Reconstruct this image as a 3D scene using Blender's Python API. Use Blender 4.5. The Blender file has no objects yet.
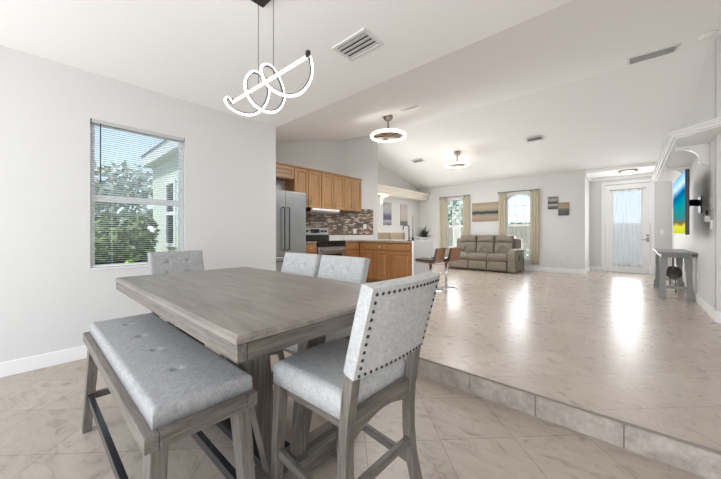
import bpy, bmesh, math, random
from mathutils import Vector, Matrix
random.seed(7)
S = bpy.context.scene
COL = S.collection
R = math.radians

# ------------------------------------------------------------------ materials
def newmat(name):
    m = bpy.data.materials.new(name); m.use_nodes = True
    nt = m.node_tree
    return m, nt, nt.nodes['Principled BSDF']

def N(nt, t, **kw):
    n = nt.nodes.new(t)
    for k, v in kw.items():
        if k in n.inputs: n.inputs[k].default_value = v
        else: setattr(n, k, v)
    return n

def plain(name, col, rough=0.5, metal=0.0, spec=None, noise=0.0, nscale=30, bump=0.0, bscale=200, coat=0.0, sheen=0.0):
    m, nt, b = newmat(name)
    b.inputs['Base Color'].default_value = (*col, 1)
    b.inputs['Roughness'].default_value = rough
    b.inputs['Metallic'].default_value = metal
    if spec is not None: b.inputs['Specular IOR Level'].default_value = spec
    b.inputs['Coat Weight'].default_value = coat
    b.inputs['Sheen Weight'].default_value = sheen
    tc = N(nt, 'ShaderNodeTexCoord')
    if noise > 0:
        n = N(nt, 'ShaderNodeTexNoise', Scale=nscale, Detail=5.0)
        nt.links.new(tc.outputs['Object'], n.inputs['Vector'])
        r = N(nt, 'ShaderNodeValToRGB')
        r.color_ramp.elements[0].position = .3; r.color_ramp.elements[1].position = .7
        r.color_ramp.elements[0].color = (*[c * (1 - noise) for c in col], 1)
        r.color_ramp.elements[1].color = (*[min(1, c * (1 + noise)) for c in col], 1)
        nt.links.new(n.outputs['Fac'], r.inputs['Fac']); nt.links.new(r.outputs['Color'], b.inputs['Base Color'])
    if bump > 0:
        n = N(nt, 'ShaderNodeTexNoise', Scale=bscale, Detail=3.0)
        nt.links.new(tc.outputs['Object'], n.inputs['Vector'])
        bp = N(nt, 'ShaderNodeBump', Strength=bump, Distance=.01)
        nt.links.new(n.outputs['Fac'], bp.inputs['Height']); nt.links.new(bp.outputs['Normal'], b.inputs['Normal'])
    return m

def emit(name, col, s):
    m, nt, b = newmat(name)
    b.inputs['Base Color'].default_value = (*col, 1)
    b.inputs['Emission Color'].default_value = (*col, 1)
    b.inputs['Emission Strength'].default_value = s
    return m

def wood(name, dark, light, axis='x', scale=6.0, rough=.5, stretch=14.0, mid=None, bump=.15):
    m, nt, b = newmat(name)
    tc = N(nt, 'ShaderNodeTexCoord'); mp = N(nt, 'ShaderNodeMapping')
    sc = {'x': (1, stretch, stretch), 'y': (stretch, 1, stretch), 'z': (stretch, stretch, 1)}[axis]
    mp.inputs['Scale'].default_value = sc
    nt.links.new(tc.outputs['Object'], mp.inputs['Vector'])
    n = N(nt, 'ShaderNodeTexNoise', Scale=scale, Detail=8.0, Roughness=.65, Distortion=.4)
    nt.links.new(mp.outputs['Vector'], n.inputs['Vector'])
    n2 = N(nt, 'ShaderNodeTexNoise', Scale=3.0, Detail=3.0)
    nt.links.new(tc.outputs['Object'], n2.inputs['Vector'])
    mx = N(nt, 'ShaderNodeMath', operation='MULTIPLY_ADD'); mx.inputs[1].default_value = .75
    m2 = N(nt, 'ShaderNodeMath', operation='MULTIPLY'); m2.inputs[1].default_value = .25
    nt.links.new(n2.outputs['Fac'], m2.inputs[0])
    nt.links.new(n.outputs['Fac'], mx.inputs[0]); nt.links.new(m2.outputs[0], mx.inputs[2])
    r = N(nt, 'ShaderNodeValToRGB'); e = r.color_ramp.elements
    e[0].position = .33; e[1].position = .66
    e[0].color = (*dark, 1); e[1].color = (*light, 1)
    nt.links.new(mx.outputs[0], r.inputs['Fac']); nt.links.new(r.outputs['Color'], b.inputs['Base Color'])
    b.inputs['Roughness'].default_value = rough
    bp = N(nt, 'ShaderNodeBump', Strength=bump, Distance=.004)
    nt.links.new(n.outputs['Fac'], bp.inputs['Height']); nt.links.new(bp.outputs['Normal'], b.inputs['Normal'])
    return m

def fabric(name, col, var=.12, scale=260):
    m, nt, b = newmat(name)
    tc = N(nt, 'ShaderNodeTexCoord')
    hs = []
    for sx, sy, sz in ((1, .15, .15), (.15, 1, .4)):
        mp = N(nt, 'ShaderNodeMapping'); mp.inputs['Scale'].default_value = (sx, sy, sz)
        n = N(nt, 'ShaderNodeTexNoise', Scale=scale, Detail=3.0)
        nt.links.new(tc.outputs['Object'], mp.inputs['Vector']); nt.links.new(mp.outputs['Vector'], n.inputs['Vector'])
        hs.append(n)
    n3 = N(nt, 'ShaderNodeTexNoise', Scale=30.0, Detail=6.0, Roughness=.7)
    nt.links.new(tc.outputs['Object'], n3.inputs['Vector'])
    a = N(nt, 'ShaderNodeMath', operation='ADD'); nt.links.new(hs[0].outputs['Fac'], a.inputs[0]); nt.links.new(hs[1].outputs['Fac'], a.inputs[1])
    a2 = N(nt, 'ShaderNodeMath', operation='ADD'); nt.links.new(a.outputs[0], a2.inputs[0]); nt.links.new(n3.outputs['Fac'], a2.inputs[1])
    d = N(nt, 'ShaderNodeMath', operation='DIVIDE'); d.inputs[1].default_value = 3.0; nt.links.new(a2.outputs[0], d.inputs[0])
    r = N(nt, 'ShaderNodeValToRGB'); e = r.color_ramp.elements
    e[0].position = .38; e[1].position = .62
    e[0].color = (*[c * (1 - var) for c in col], 1); e[1].color = (*[min(1, c * (1 + var)) for c in col], 1)
    nt.links.new(d.outputs[0], r.inputs['Fac']); nt.links.new(r.outputs['Color'], b.inputs['Base Color'])
    b.inputs['Roughness'].default_value = .9; b.inputs['Specular IOR Level'].default_value = .2
    bp = N(nt, 'ShaderNodeBump', Strength=.25, Distance=.003)
    nt.links.new(a.outputs[0], bp.inputs['Height']); nt.links.new(bp.outputs['Normal'], b.inputs['Normal'])
    return m

def tile_floor(name, rough=.22, lift=1.0, vein=.75, cool=1.0):
    """diagonal travertine tile, world coordinates (objects sit at the origin)"""
    m, nt, b = newmat(name)
    tc = N(nt, 'ShaderNodeTexCoord'); mp = N(nt, 'ShaderNodeMapping')
    mp.inputs['Rotation'].default_value = (0, 0, R(-45))
    T = .4375
    # after rotation by -45 deg: x' = (x+y)/sqrt2, y' = (y-x)/sqrt2
    mp.inputs['Location'].default_value = (-.556 + 8 * T, -1.722 + 8 * T, 0)
    nt.links.new(tc.outputs['Object'], mp.inputs['Vector'])
    br = N(nt, 'ShaderNodeTexBrick')
    br.offset = 0.0; br.squash = 1.0
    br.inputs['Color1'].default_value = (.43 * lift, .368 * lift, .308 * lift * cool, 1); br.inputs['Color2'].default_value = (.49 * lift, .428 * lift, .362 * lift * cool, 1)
    br.inputs['Mortar'].default_value = (.28, .24, .205, 1)
    br.inputs['Scale'].default_value = 1.0; br.inputs['Mortar Size'].default_value = .0028; br.inputs['Mortar Smooth'].default_value = .3
    br.inputs['Brick Width'].default_value = T; br.inputs['Row Height'].default_value = T
    nt.links.new(mp.outputs['Vector'], br.inputs['Vector'])
    m3 = N(nt, 'ShaderNodeMapping'); m3.inputs['Rotation'].default_value = (0, 0, R(20)); m3.inputs['Scale'].default_value = (1.0, 1.9, 1)
    nt.links.new(tc.outputs['Object'], m3.inputs['Vector'])
    n1 = N(nt, 'ShaderNodeTexNoise', Scale=5.5, Detail=14.0, Roughness=.78, Distortion=1.1)
    nt.links.new(m3.outputs['Vector'], n1.inputs['Vector'])
    r = N(nt, 'ShaderNodeValToRGB'); e = r.color_ramp.elements
    e[0].position = .3; e[0].color = (.46, .40, .345, 1); e[1].position = .66; e[1].color = (1.12, 1.12, 1.12, 1)
    x = e.new(.47); x.color = (.97, .96, .95, 1)
    nt.links.new(n1.outputs['Fac'], r.inputs['Fac'])
    mul = N(nt, 'ShaderNodeMix', data_type='RGBA', blend_type='MULTIPLY'); mul.inputs[0].default_value = vein
    nt.links.new(br.outputs['Color'], mul.inputs[6]); nt.links.new(r.outputs['Color'], mul.inputs[7])
    nt.links.new(mul.outputs[2], b.inputs['Base Color'])
    n2 = N(nt, 'ShaderNodeTexNoise', Scale=9.0, Detail=6.0)
    nt.links.new(tc.outputs['Object'], n2.inputs['Vector'])
    mr = N(nt, 'ShaderNodeMapRange'); mr.inputs[3].default_value = rough * .9; mr.inputs[4].default_value = rough * 1.1
    nt.links.new(n2.outputs['Fac'], mr.inputs[0]); nt.links.new(mr.outputs[0], b.inputs['Roughness'])
    bp = N(nt, 'ShaderNodeBump', Strength=.12, Distance=.004); bp.invert = True
    nt.links.new(br.outputs['Fac'], bp.inputs['Height']); nt.links.new(bp.outputs['Normal'], b.inputs['Normal'])
    return m

def riser_tile(name):
    m, nt, b = newmat(name)
    tc = N(nt, 'ShaderNodeTexCoord')
    n1 = N(nt, 'ShaderNodeTexNoise', Scale=11.0, Detail=12.0, Roughness=.75, Distortion=.4)
    nt.links.new(tc.outputs['Object'], n1.inputs['Vector'])
    r = N(nt, 'ShaderNodeValToRGB'); e = r.color_ramp.elements
    e[0].position = .32; e[0].color = (.29, .245, .205, 1); e[1].position = .64; e[1].color = (.56, .50, .44, 1)
    nt.links.new(n1.outputs['Fac'], r.inputs['Fac']); nt.links.new(r.outputs['Color'], b.inputs['Base Color'])
    b.inputs['Roughness'].default_value = .4
    return m

def mosaic(name):
    m, nt, b = newmat(name)
    tc = N(nt, 'ShaderNodeTexCoord')
    sp = N(nt, 'ShaderNodeSeparateXYZ'); nt.links.new(tc.outputs['Object'], sp.inputs[0])
    ad = N(nt, 'ShaderNodeMath', operation='ADD'); nt.links.new(sp.outputs[0], ad.inputs[0]); nt.links.new(sp.outputs[1], ad.inputs[1])
    cb = N(nt, 'ShaderNodeCombineXYZ'); nt.links.new(ad.outputs[0], cb.inputs[0]); nt.links.new(sp.outputs[2], cb.inputs[1])
    br = N(nt, 'ShaderNodeTexBrick'); br.offset = .5
    br.inputs['Color1'].default_value = (.0, .0, .0, 1); br.inputs['Color2'].default_value = (1, 1, 1, 1); br.inputs['Mortar'].default_value = (.5, .5, .5, 1)
    br.inputs['Scale'].default_value = 1; br.inputs['Brick Width'].default_value = .11; br.inputs['Row Height'].default_value = .03
    br.inputs['Mortar Size'].default_value = .002; br.inputs['Bias'].default_value = 0
    nt.links.new(cb.outputs[0], br.inputs['Vector'])
    r = N(nt, 'ShaderNodeValToRGB'); r.color_ramp.interpolation = 'CONSTANT'; e = r.color_ramp.elements
    e[0].position = 0; e[0].color = (.06, .04, .03, 1); e[1].position = .25; e[1].color = (.20, .13, .09, 1)
    for p, c in ((.42, (.36, .28, .21)), (.55, (.15, .12, .11)), (.68, (.52, .46, .38)), (.85, (.10, .065, .045))):
        x = e.new(p); x.color = (*c, 1)
    nt.links.new(br.outputs['Color'], r.inputs['Fac']); nt.links.new(r.outputs['Color'], b.inputs['Base Color'])
    b.inputs['Roughness'].default_value = .12
    return m

def ramp_picture(name, stops, noise=.12, nscale=4.0, emission=0.0, rough=.6, axis='Z', stretch=(1, 1, 3)):
    """picture painted as bands from bottom (0) to top (1), edges broken up by noise"""
    m, nt, b = newmat(name)
    tc = N(nt, 'ShaderNodeTexCoord')
    sp = N(nt, 'ShaderNodeSeparateXYZ'); nt.links.new(tc.outputs['Generated'], sp.inputs[0])
    mp = N(nt, 'ShaderNodeMapping'); mp.inputs['Scale'].default_value = stretch
    nt.links.new(tc.outputs['Generated'], mp.inputs['Vector'])
    n = N(nt, 'ShaderNodeTexNoise', Scale=nscale, Detail=6.0); nt.links.new(mp.outputs['Vector'], n.inputs['Vector'])
    s = N(nt, 'ShaderNodeMath', operation='SUBTRACT'); s.inputs[1].default_value = .5; nt.links.new(n.outputs['Fac'], s.inputs[0])
    ma = N(nt, 'ShaderNodeMath', operation='MULTIPLY_ADD'); ma.inputs[1].default_value = noise * 2
    nt.links.new(s.outputs[0], ma.inputs[0]); nt.links.new(sp.outputs[axis], ma.inputs[2])
    r = N(nt, 'ShaderNodeValToRGB'); e = r.color_ramp.elements
    e[0].position = stops[0][0]; e[0].color = (*stops[0][1], 1); e[1].position = stops[-1][0]; e[1].color = (*stops[-1][1], 1)
    for p, c in stops[1:-1]:
        x = e.new(p); x.color = (*c, 1)
    nt.links.new(ma.outputs[0], r.inputs['Fac']); nt.links.new(r.outputs['Color'], b.inputs['Base Color'])
    b.inputs['Roughness'].default_value = rough
    if emission:
        nt.links.new(r.outputs['Color'], b.inputs['Emission Color']); b.inputs['Emission Strength'].default_value = emission
        b.inputs['Base Color'].default_value = (0, 0, 0, 1)
    return m

def glass(name):
    m = bpy.data.materials.new(name); m.use_nodes = True; nt = m.node_tree; nt.nodes.clear()
    o = N(nt, 'ShaderNodeOutputMaterial'); t = N(nt, 'ShaderNodeBsdfTransparent'); g = N(nt, 'ShaderNodeBsdfGlossy', Roughness=.02)
    f = N(nt, 'ShaderNodeFresnel', IOR=1.35); mx = N(nt, 'ShaderNodeMixShader')
    t.inputs['Color'].default_value = (.94, .97, .97, 1)
    nt.links.new(f.outputs[0], mx.inputs[0]); nt.links.new(t.outputs[0], mx.inputs[1]); nt.links.new(g.outputs[0], mx.inputs[2]); nt.links.new(mx.outputs[0], o.inputs['Surface'])
    return m

def sheer(name, col, trans=.45):
    m = bpy.data.materials.new(name); m.use_nodes = True; nt = m.node_tree; nt.nodes.clear()
    o = N(nt, 'ShaderNodeOutputMaterial'); t = N(nt, 'ShaderNodeBsdfTransparent'); g = N(nt, 'ShaderNodeBsdfTranslucent'); d = N(nt, 'ShaderNodeBsdfDiffuse')
    for x in (g, d): x.inputs['Color'].default_value = (*col, 1)
    m1 = N(nt, 'ShaderNodeMixShader'); m1.inputs[0].default_value = .6; m2 = N(nt, 'ShaderNodeMixShader'); m2.inputs[0].default_value = trans
    nt.links.new(d.outputs[0], m1.inputs[1]); nt.links.new(g.outputs[0], m1.inputs[2])
    nt.links.new(m1.outputs[0], m2.inputs[1]); nt.links.new(t.outputs[0], m2.inputs[2]); nt.links.new(m2.outputs[0], o.inputs['Surface'])
    return m

M = {}
M['wall'] = plain('wall_paint', (.68, .68, .675), .55, bump=.04, bscale=120)
M['ceil'] = plain('ceiling_paint', (.90, .90, .895), .7, bump=.05, bscale=90)
M['trim'] = plain('white_trim', (.86, .86, .86), .3)
M['cream'] = plain('cream_trim', (.80, .76, .66), .45)
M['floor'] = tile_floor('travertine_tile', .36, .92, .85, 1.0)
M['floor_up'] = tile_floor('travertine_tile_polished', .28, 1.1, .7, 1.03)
M['riser'] = riser_tile('travertine_riser')
M['grout'] = plain('grout', (.27, .235, .2), .8)
M['gwood'] = wood('grey_weathered_wood', (.072, .062, .053), (.225, .199, .175), 'z', 5, .5)
M['gwood_x'] = wood('grey_weathered_wood_length', (.072, .062, .053), (.225, .199, .175), 'x', 5, .5)
M['gwood_y'] = wood('grey_weathered_wood_cross', (.072, .062, .053), (.225, .199, .175), 'y', 5, .5)
M['tabletop'] = wood('table_top_wood', (.15, .13, .113), (.285, .254, .224), 'x', 3.5, .36, 7, bump=.06)
M['linen'] = fabric('light_grey_linen', (.49, .49, .485), .18)
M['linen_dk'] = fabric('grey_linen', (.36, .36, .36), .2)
M['nail'] = plain('dark_nailhead', (.05, .045, .045), .35, .8)
M['darkmetal'] = plain('dark_grey_rail', (.028, .03, .034), .22, .2)
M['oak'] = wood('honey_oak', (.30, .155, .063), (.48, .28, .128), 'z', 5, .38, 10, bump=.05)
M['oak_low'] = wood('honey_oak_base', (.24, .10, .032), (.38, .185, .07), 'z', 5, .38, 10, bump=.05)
M['steel'] = plain('stainless', (.40, .405, .41), .34, .9, noise=.05, nscale=6)
M['steel_dk'] = plain('dark_steel', (.12, .12, .125), .3, .9)
M['chrome'] = plain('chrome', (.78, .78, .79), .1, 1.0)
M['nickel'] = plain('brushed_nickel', (.27, .24, .20), .3, .9)
M['bronze'] = plain('bronze', (.16, .10, .055), .35, .8)
M['black'] = plain('black_plastic', (.012, .012, .013), .3)
M['blackglass'] = plain('black_glass', (.01, .01, .012), .05)
M['counter'] = plain('brown_granite', (.27, .20, .15), .18, noise=.45, nscale=60)
M['quartz'] = plain('pale_counter', (.80, .80, .79), .2)
M['mosaic'] = mosaic('mosaic_backsplash')
M['leather'] = plain('taupe_leather', (.19, .165, .125), .45, noise=.08, nscale=18, bump=.08, bscale=120)
M['leather_dk'] = plain('taupe_leather_seam', (.10, .085, .07), .6)
M['brown'] = wood('walnut_shell', (.20, .075, .03), (.40, .17, .075), 'z', 6, .3, 9, bump=.02)
M['seatpad'] = plain('dark_seat_leather', (.045, .038, .032), .4)
M['curtain'] = sheer('cream_curtain', (.83, .79, .68), .04)
M['sheer'] = sheer('white_sheer', (.98, .98, .98), .58)
M['glass'] = glass('window_glass')
M['blind'] = plain('blind_slat', (.83, .85, .87), .4)
M['blindrail'] = plain('blind_rail', (.52, .52, .53), .4)
M['led'] = emit('led_white', (1, .99, .97), 2.2)
M['led_warm'] = emit('led_warm', (1, .96, .90), 4.5)
M['bulb'] = emit('bulb_glow', (1, .9, .75), 2.0)
M['fanblade'] = plain('fan_interior', (.33, .25, .15), .4)
M['duct'] = plain('duct_dark', (.05, .05, .05), .8)
M['vent'] = plain('vent_white', (.72, .72, .72), .45)
M['dgrey'] = plain('grey_painted_wood', (.27, .275, .27), .4, noise=.08, nscale=14)
M['olive'] = plain('dark_patina', (.06, .058, .045), .4)
M['paper'] = plain('white_plastic', (.85, .85, .84), .4)
M['greyplastic'] = plain('grey_plastic', (.45, .45, .46), .4)
M['plantgreen'] = plain('dark_spiky_leaf', (.025, .04, .022), .5)
M['pot'] = plain('pale_ceramic', (.62, .63, .60), .5)
M['tan'] = plain('tan_upholstery', (.26, .21, .15), .8, noise=.1, nscale=40)
M['lawn'] = plain('lawn', (.10, .15, .05), .9, noise=.4, nscale=3)
M['patio'] = plain('bounce_concrete', (.62, .63, .64), .8, noise=.08, nscale=5)
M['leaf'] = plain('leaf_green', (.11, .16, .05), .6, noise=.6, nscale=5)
M['leaf_pale'] = plain('leaf_pale', (.46, .50, .40), .6, noise=.4, nscale=6)  # paled to put white window glare into the leaf colour
M['leaf_lime'] = plain('leaf_lime', (.42, .62, .05), .5)
M['stem'] = plain('brown_stem', (.10, .07, .045), .8)
M['stucco'] = plain('pale_stucco', (.62, .64, .55), .85, bump=.2, bscale=40)
M['eave'] = plain('eave_white', (.70, .70, .68), .6)
M['shingle'] = plain('roof_shingle', (.22, .20, .19), .85, noise=.3, nscale=20)
M['fencewood'] = wood('fence_wood', (.24, .20, .16), (.42, .37, .31), 'z', 4, .8)
M['tv'] = ramp_picture('tv_picture', [(0, (.30, .36, .02)), (.13, (.40, .38, .04)), (.19, (.10, .08, .04)), (.27, (.02, .13, .13)), (.5, (0, .17, .21)), (.68, (0, .07, .18)), (.74, (.05, .19, .4)), (.82, (.33, .48, .62)), (1, (.09, .28, .58))], .10, 2.2, .9, .2, 'Z', (1, 1.6, 1.2)); M['tv'].node_tree.nodes['Principled BSDF'].inputs['Specular IOR Level'].default_value = 0.0
M['art_sunset'] = ramp_picture('painting_shore', [(0, (.30, .21, .155)), (.25, (.40, .31, .235)), (.36, (.27, .25, .21)), (.42, (.03, .035, .03)), (.52, (.06, .07, .05)), (.58, (.30, .27, .2)), (.75, (.44, .36, .25)), (1, (.34, .27, .19))], .09, 3.0)
M['art_surf'] = ramp_picture('print_surf', [(0, (.06, .06, .06)), (.2, (.15, .14, .14)), (.35, (.5, .48, .46)), (.45, (.07, .07, .07)), (.6, (.10, .10, .10)), (.7, (.45, .42, .38)), (1, (.10, .10, .10))], .16, 3.0)
M['art_dusk'] = ramp_picture('print_dusk', [(0, (.08, .08, .085)), (.35, (.10, .10, .10)), (.5, (.16, .15, .13)), (.6, (.40, .32, .22)), (1, (.30, .23, .15))], .1, 3.0)
M['art_sea'] = ramp_picture('print_blue_sea', [(0, (.12, .13, .18)), (.18, (.42, .43, .48)), (.25, (.10, .11, .16)), (.4, (.10, .11, .18)), (.55, (.34, .36, .45)), (.8, (.48, .47, .46)), (1, (.36, .36, .37))], .07, 3.0)
M['art_lamp'] = ramp_picture('print_pale_pier', [(0, (.22, .23, .25)), (.15, (.10, .11, .12)), (.25, (.48, .42, .38)), (.6, (.56, .49, .43)), (1, (.5, .47, .44))], .06, 3.0)

# ------------------------------------------------------------------ mesh helpers
class MB:
    def __init__(s): s.bm = bmesh.new()
    def hull8(s, b, t):
        vb = [s.bm.verts.new(p) for p in b]; vt = [s.bm.verts.new(p) for p in t]
        s.bm.faces.new(vb[::-1]); s.bm.faces.new(vt); n = len(vb)
        for i in range(n): s.bm.faces.new((vb[i], vb[(i+1) % n], vt[(i+1) % n], vt[i]))
        return s
    def box(s, x0, x1, y0, y1, z0, z1):
        return s.hull8([(x0, y0, z0), (x1, y0, z0), (x1, y1, z0), (x0, y1, z0)], [(x0, y0, z1), (x1, y0, z1), (x1, y1, z1), (x0, y1, z1)])
    def leg(s, p0, p1, w0, d0, w1, d1):
        f = lambda p, w, d: [(p[0]-w/2, p[1]-d/2, p[2]), (p[0]+w/2, p[1]-d/2, p[2]), (p[0]+w/2, p[1]+d/2, p[2]), (p[0]-w/2, p[1]+d/2, p[2])]
        return s.hull8(f(p0, w0, d0), f(p1, w1, d1))
    def bar(s, p0, p1, w, h):
        a = Vector(p0); b = Vector(p1); t = (b - a).normalized(); u = Vector((0, 0, 1)) if abs(t.z) < .95 else Vector((0, 1, 0))
        x = t.cross(u).normalized(); u = x.cross(t)
        f = lambda c: [c - x*w/2 - u*h/2, c + x*w/2 - u*h/2, c + x*w/2 + u*h/2, c - x*w/2 + u*h/2]
        return s.hull8(f(b), f(a))
    def prism(s, poly, a0, a1, plane='xy'):
        f = {'xy': lambda p, a: (p[0], p[1], a), 'xz': lambda p, a: (p[0], a, p[1]), 'yz': lambda p, a: (a, p[0], p[1])}[plane]
        s.hull8([f(p, a0) for p in poly], [f(p, a1) for p in poly]); return s
    def tube(s, pts, r, seg=8, closed=False):
        P = [Vector(p) for p in pts]; n = len(P); rings = []; up = None
        for i, p in enumerate(P):
            if closed: t = (P[(i+1) % n] - P[i-1]).normalized()
            else: t = (P[min(i+1, n-1)] - P[max(i-1, 0)]).normalized()
            if up is None:
                up = Vector((0, 0, 1)) if abs(t.z) < .9 else Vector((1, 0, 0))
            x = t.cross(up).normalized(); up = x.cross(t).normalized()
            rr = r[i] if isinstance(r, (list, tuple)) else r
            rings.append([s.bm.verts.new(p + (x*math.cos(2*math.pi*k/seg) + up*math.sin(2*math.pi*k/seg))*rr) for k in range(seg)])
        for i in range(n if closed else n - 1):
            A = rings[i]; B = rings[(i+1) % n]
            for k in range(seg): s.bm.faces.new((A[k], A[(k+1) % seg], B[(k+1) % seg], B[k]))
        if not closed: s.bm.faces.new(rings[0][::-1]); s.bm.faces.new(rings[-1])
        return s
    def cyl(s, x, y, z0, z1, r, seg=20, r1=None):
        r1 = r if r1 is None else r1
        f = lambda z, q: [(x + q*math.cos(2*math.pi*k/seg), y + q*math.sin(2*math.pi*k/seg), z) for k in range(seg)]
        return s.hull8(f(z0, r), f(z1, r1))
    def lathe(s, prof, x=0, y=0, z=0, seg=28):
        rings = []
        for r, h in prof:
            rings.append([s.bm.verts.new((x + r*math.cos(2*math.pi*k/seg), y + r*math.sin(2*math.pi*k/seg), z + h)) for k in range(seg)])
        for A, B in zip(rings, rings[1:]):
            for k in range(seg): s.bm.faces.new((A[k], A[(k+1) % seg], B[(k+1) % seg], B[k]))
        if prof[0][0] > 1e-5: s.bm.faces.new(rings[0][::-1])
        if prof[-1][0] > 1e-5: s.bm.faces.new(rings[-1])
        return s
    def torus(s, c, R_, r, axis='z', seg=40, sub=10, sz=1.0):
        c = Vector(c); rings = []
        for i in range(seg):
            a = 2*math.pi*i/seg; ring = []
            for k in range(sub):
                b = 2*math.pi*k/sub; q = R_ + r*math.cos(b)
                v = Vector((q*math.cos(a), q*math.sin(a), r*math.sin(b)*sz))
                if axis == 'x': v = Vector((v.z, v.x, v.y))
                ring.append(s.bm.verts.new(c + v))
            rings.append(ring)
        for i in range(seg):
            A = rings[i]; B = rings[(i+1) % seg]
            for k in range(sub): s.bm.faces.new((A[k], B[k], B[(k+1) % sub], A[(k+1) % sub]))
        return s
    def pad(s, x0, x1, y0, y1, z0, z1, r=.02, puff=.0, dimples=(), nx=24, ny=24, mat=None, front=None, corner=0.0):
        """upholstered block: domed top with rounded rim; dimples = (x, y, depth, radius); mat maps local to place"""
        rows = []
        xs = sorted(set([x0, x0+r*.15, x0+r*.4, x0+r*.75, x1-r*.75, x1-r*.4, x1-r*.15, x1] + [x0+r+(x1-x0-2*r)*i/nx for i in range(nx+1)]))
        ys = sorted(set([y0, y0+r*.15, y0+r*.4, y0+r*.75, y1-r*.75, y1-r*.4, y1-r*.15, y1] + [y0+r+(y1-y0-2*r)*i/ny for i in range(ny+1)]))
        T = (lambda p: mat @ Vector(p)) if mat else (lambda p: Vector(p))
        F = front or (lambda x, y: (x, y))
        for y in ys:
            row = []
            for x in xs:
                d = min(x-x0, x1-x, y-y0, y1-y)
                z = z1 - r + (r*math.sqrt(max(0, 1-((r-d)/r)**2)) if d < r else r)
                u = 2*(x-x0)/(x1-x0)-1; v = 2*(y-y0)/(y1-y0)-1
                z += puff*(1-u*u)*(1-v*v)
                for a, b, dep, rad in dimples: z -= dep*math.exp(-((x-a)**2+(y-b)**2)/rad**2)
                X, Y = F(x, y); row.append(s.bm.verts.new(T((X, Y, z))))
            rows.append(row)
        for a, b in zip(rows, rows[1:]):
            for i in range(len(xs)-1): s.bm.faces.new((a[i], a[i+1], b[i+1], b[i]))
        low = [[s.bm.verts.new(T((*F(x, y), z0))) for x in xs] for y in ys]
        for a, b in zip(low, low[1:]):
            for i in range(len(xs)-1): s.bm.faces.new((a[i], b[i], b[i+1], a[i+1]))
        rim = lambda g: g[0] + [q[-1] for q in g[1:]] + g[-1][::-1][1:] + [q[0] for q in g[::-1][1:-1]]
        top = rim(rows); bot = rim(low); n = len(top)
        for i in range(n): s.bm.faces.new((bot[i], bot[(i+1) % n], top[(i+1) % n], top[i]))
        return s
    def build(s, name, mat, parent=None, bevel=0.0, smooth=False, loc=None, seg=2):
        bmesh.ops.recalc_face_normals(s.bm, faces=s.bm.faces)
        me = bpy.data.meshes.new(name); s.bm.to_mesh(me); s.bm.free()
        me.materials.append(M[mat] if isinstance(mat, str) else mat)
        if smooth:
            for p in me.polygons: p.use_smooth = True
            me.set_sharp_from_angle(angle=R(40)) if smooth != 'all' else None
        o = bpy.data.objects.new(name, me); COL.objects.link(o)
        if loc: o.location = loc
        if parent: o.parent = parent
        if bevel:
            b = o.modifiers.new('edge', 'BEVEL'); b.width = bevel; b.segments = seg; b.limit_method = 'ANGLE'
        return o

def thing(name, label, cat, loc=(0, 0, 0), rotz=0.0, group=None):
    o = bpy.data.objects.new(name, None); COL.objects.link(o); o.location = loc; o.rotation_euler = (0, 0, rotz)
    o.empty_display_size = .05
    o['label'] = label; o['category'] = cat
    if group: o['group'] = group
    return o
def tag(o, label, cat, group=None):
    o['label'] = label; o['category'] = cat
    if group: o['group'] = group
    return o
def struct(o): o['kind'] = 'structure'; return o
def dup(o, loc, rotz, label):
    c = o.copy(); COL.objects.link(c); c.location = loc; c.rotation_euler = (0, 0, rotz); c['label'] = label
    def kids(src, dst):
        for ch in list(src.children):
            d = ch.copy(); COL.objects.link(d); d.parent = dst; kids(ch, d)
    kids(o, c); return c

UP = .145      # height of the raised floor
FLAT = 2.78    # flat ceiling
Y1, YR, Y2 = 2.47, 5.95, 9.7
ZR, ZE = 3.685, 2.82
def roof(y): return FLAT + (ZR-FLAT)*(y-Y1)/(YR-Y1) if y < YR else ZR + (ZE-ZR)*(y-YR)/(Y2-YR)

# ------------------------------------------------------------------ the setting
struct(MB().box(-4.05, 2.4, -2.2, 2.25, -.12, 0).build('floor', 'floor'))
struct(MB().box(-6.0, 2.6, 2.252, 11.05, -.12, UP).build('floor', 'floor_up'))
# riser: separate tiles with dark joints behind
rb = MB(); xs = [-4.05 + 0] ; x = -.903
edges = [-.903 + .4375*k for k in range(-8, 9)]
edges = [e for e in edges if -3.9 < e < 2.3]; edges = [-3.9] + edges + [2.3]
for a, b_ in zip(edges, edges[1:]): rb.box(a+.003, b_-.003, 2.236, 2.2515, 0, UP-.012)
ris = struct(rb.build('trim_1', 'riser'))
struct(MB().box(-3.9, 2.3, 2.243, 2.2518, 0, UP-.001).build('trim_2', 'grout'))
# ground outside
struct(MB().box(-40, 40, -40, 45, -.30, -.14).build('ground', 'lawn'))
struct(MB().box(-6, 6, -8, -2.22, -.14, -.02).build('bounce_ground_back', 'patio'))  # unseen pale slab added to bounce sunlight up to the dining ceiling
struct(MB().box(-2.5, 2.5, 11.07, 14.5, -.14, .10).build('bounce_ground_door', 'patio'))  # pale slab added outside to brighten the sheer on the entry door

# left wall with window hole
WX = -3.916; WY0, WY1, WZ0, WZ1 = .41, 1.25, .85, 2.33
w = MB()
w.box(-4.06, WX, -2.2, WY0, 0, 2.9).box(-4.06, WX, WY1, 2.36, 0, 2.9).box(-4.06, WX, WY0, WY1, 0, WZ0).box(-4.06, WX, WY0, WY1, WZ1, 2.9)
w.box(-5.3, WX, 2.36, Y1, 0, 2.95)
struct(w.build('wall_left', 'wall'))
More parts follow.
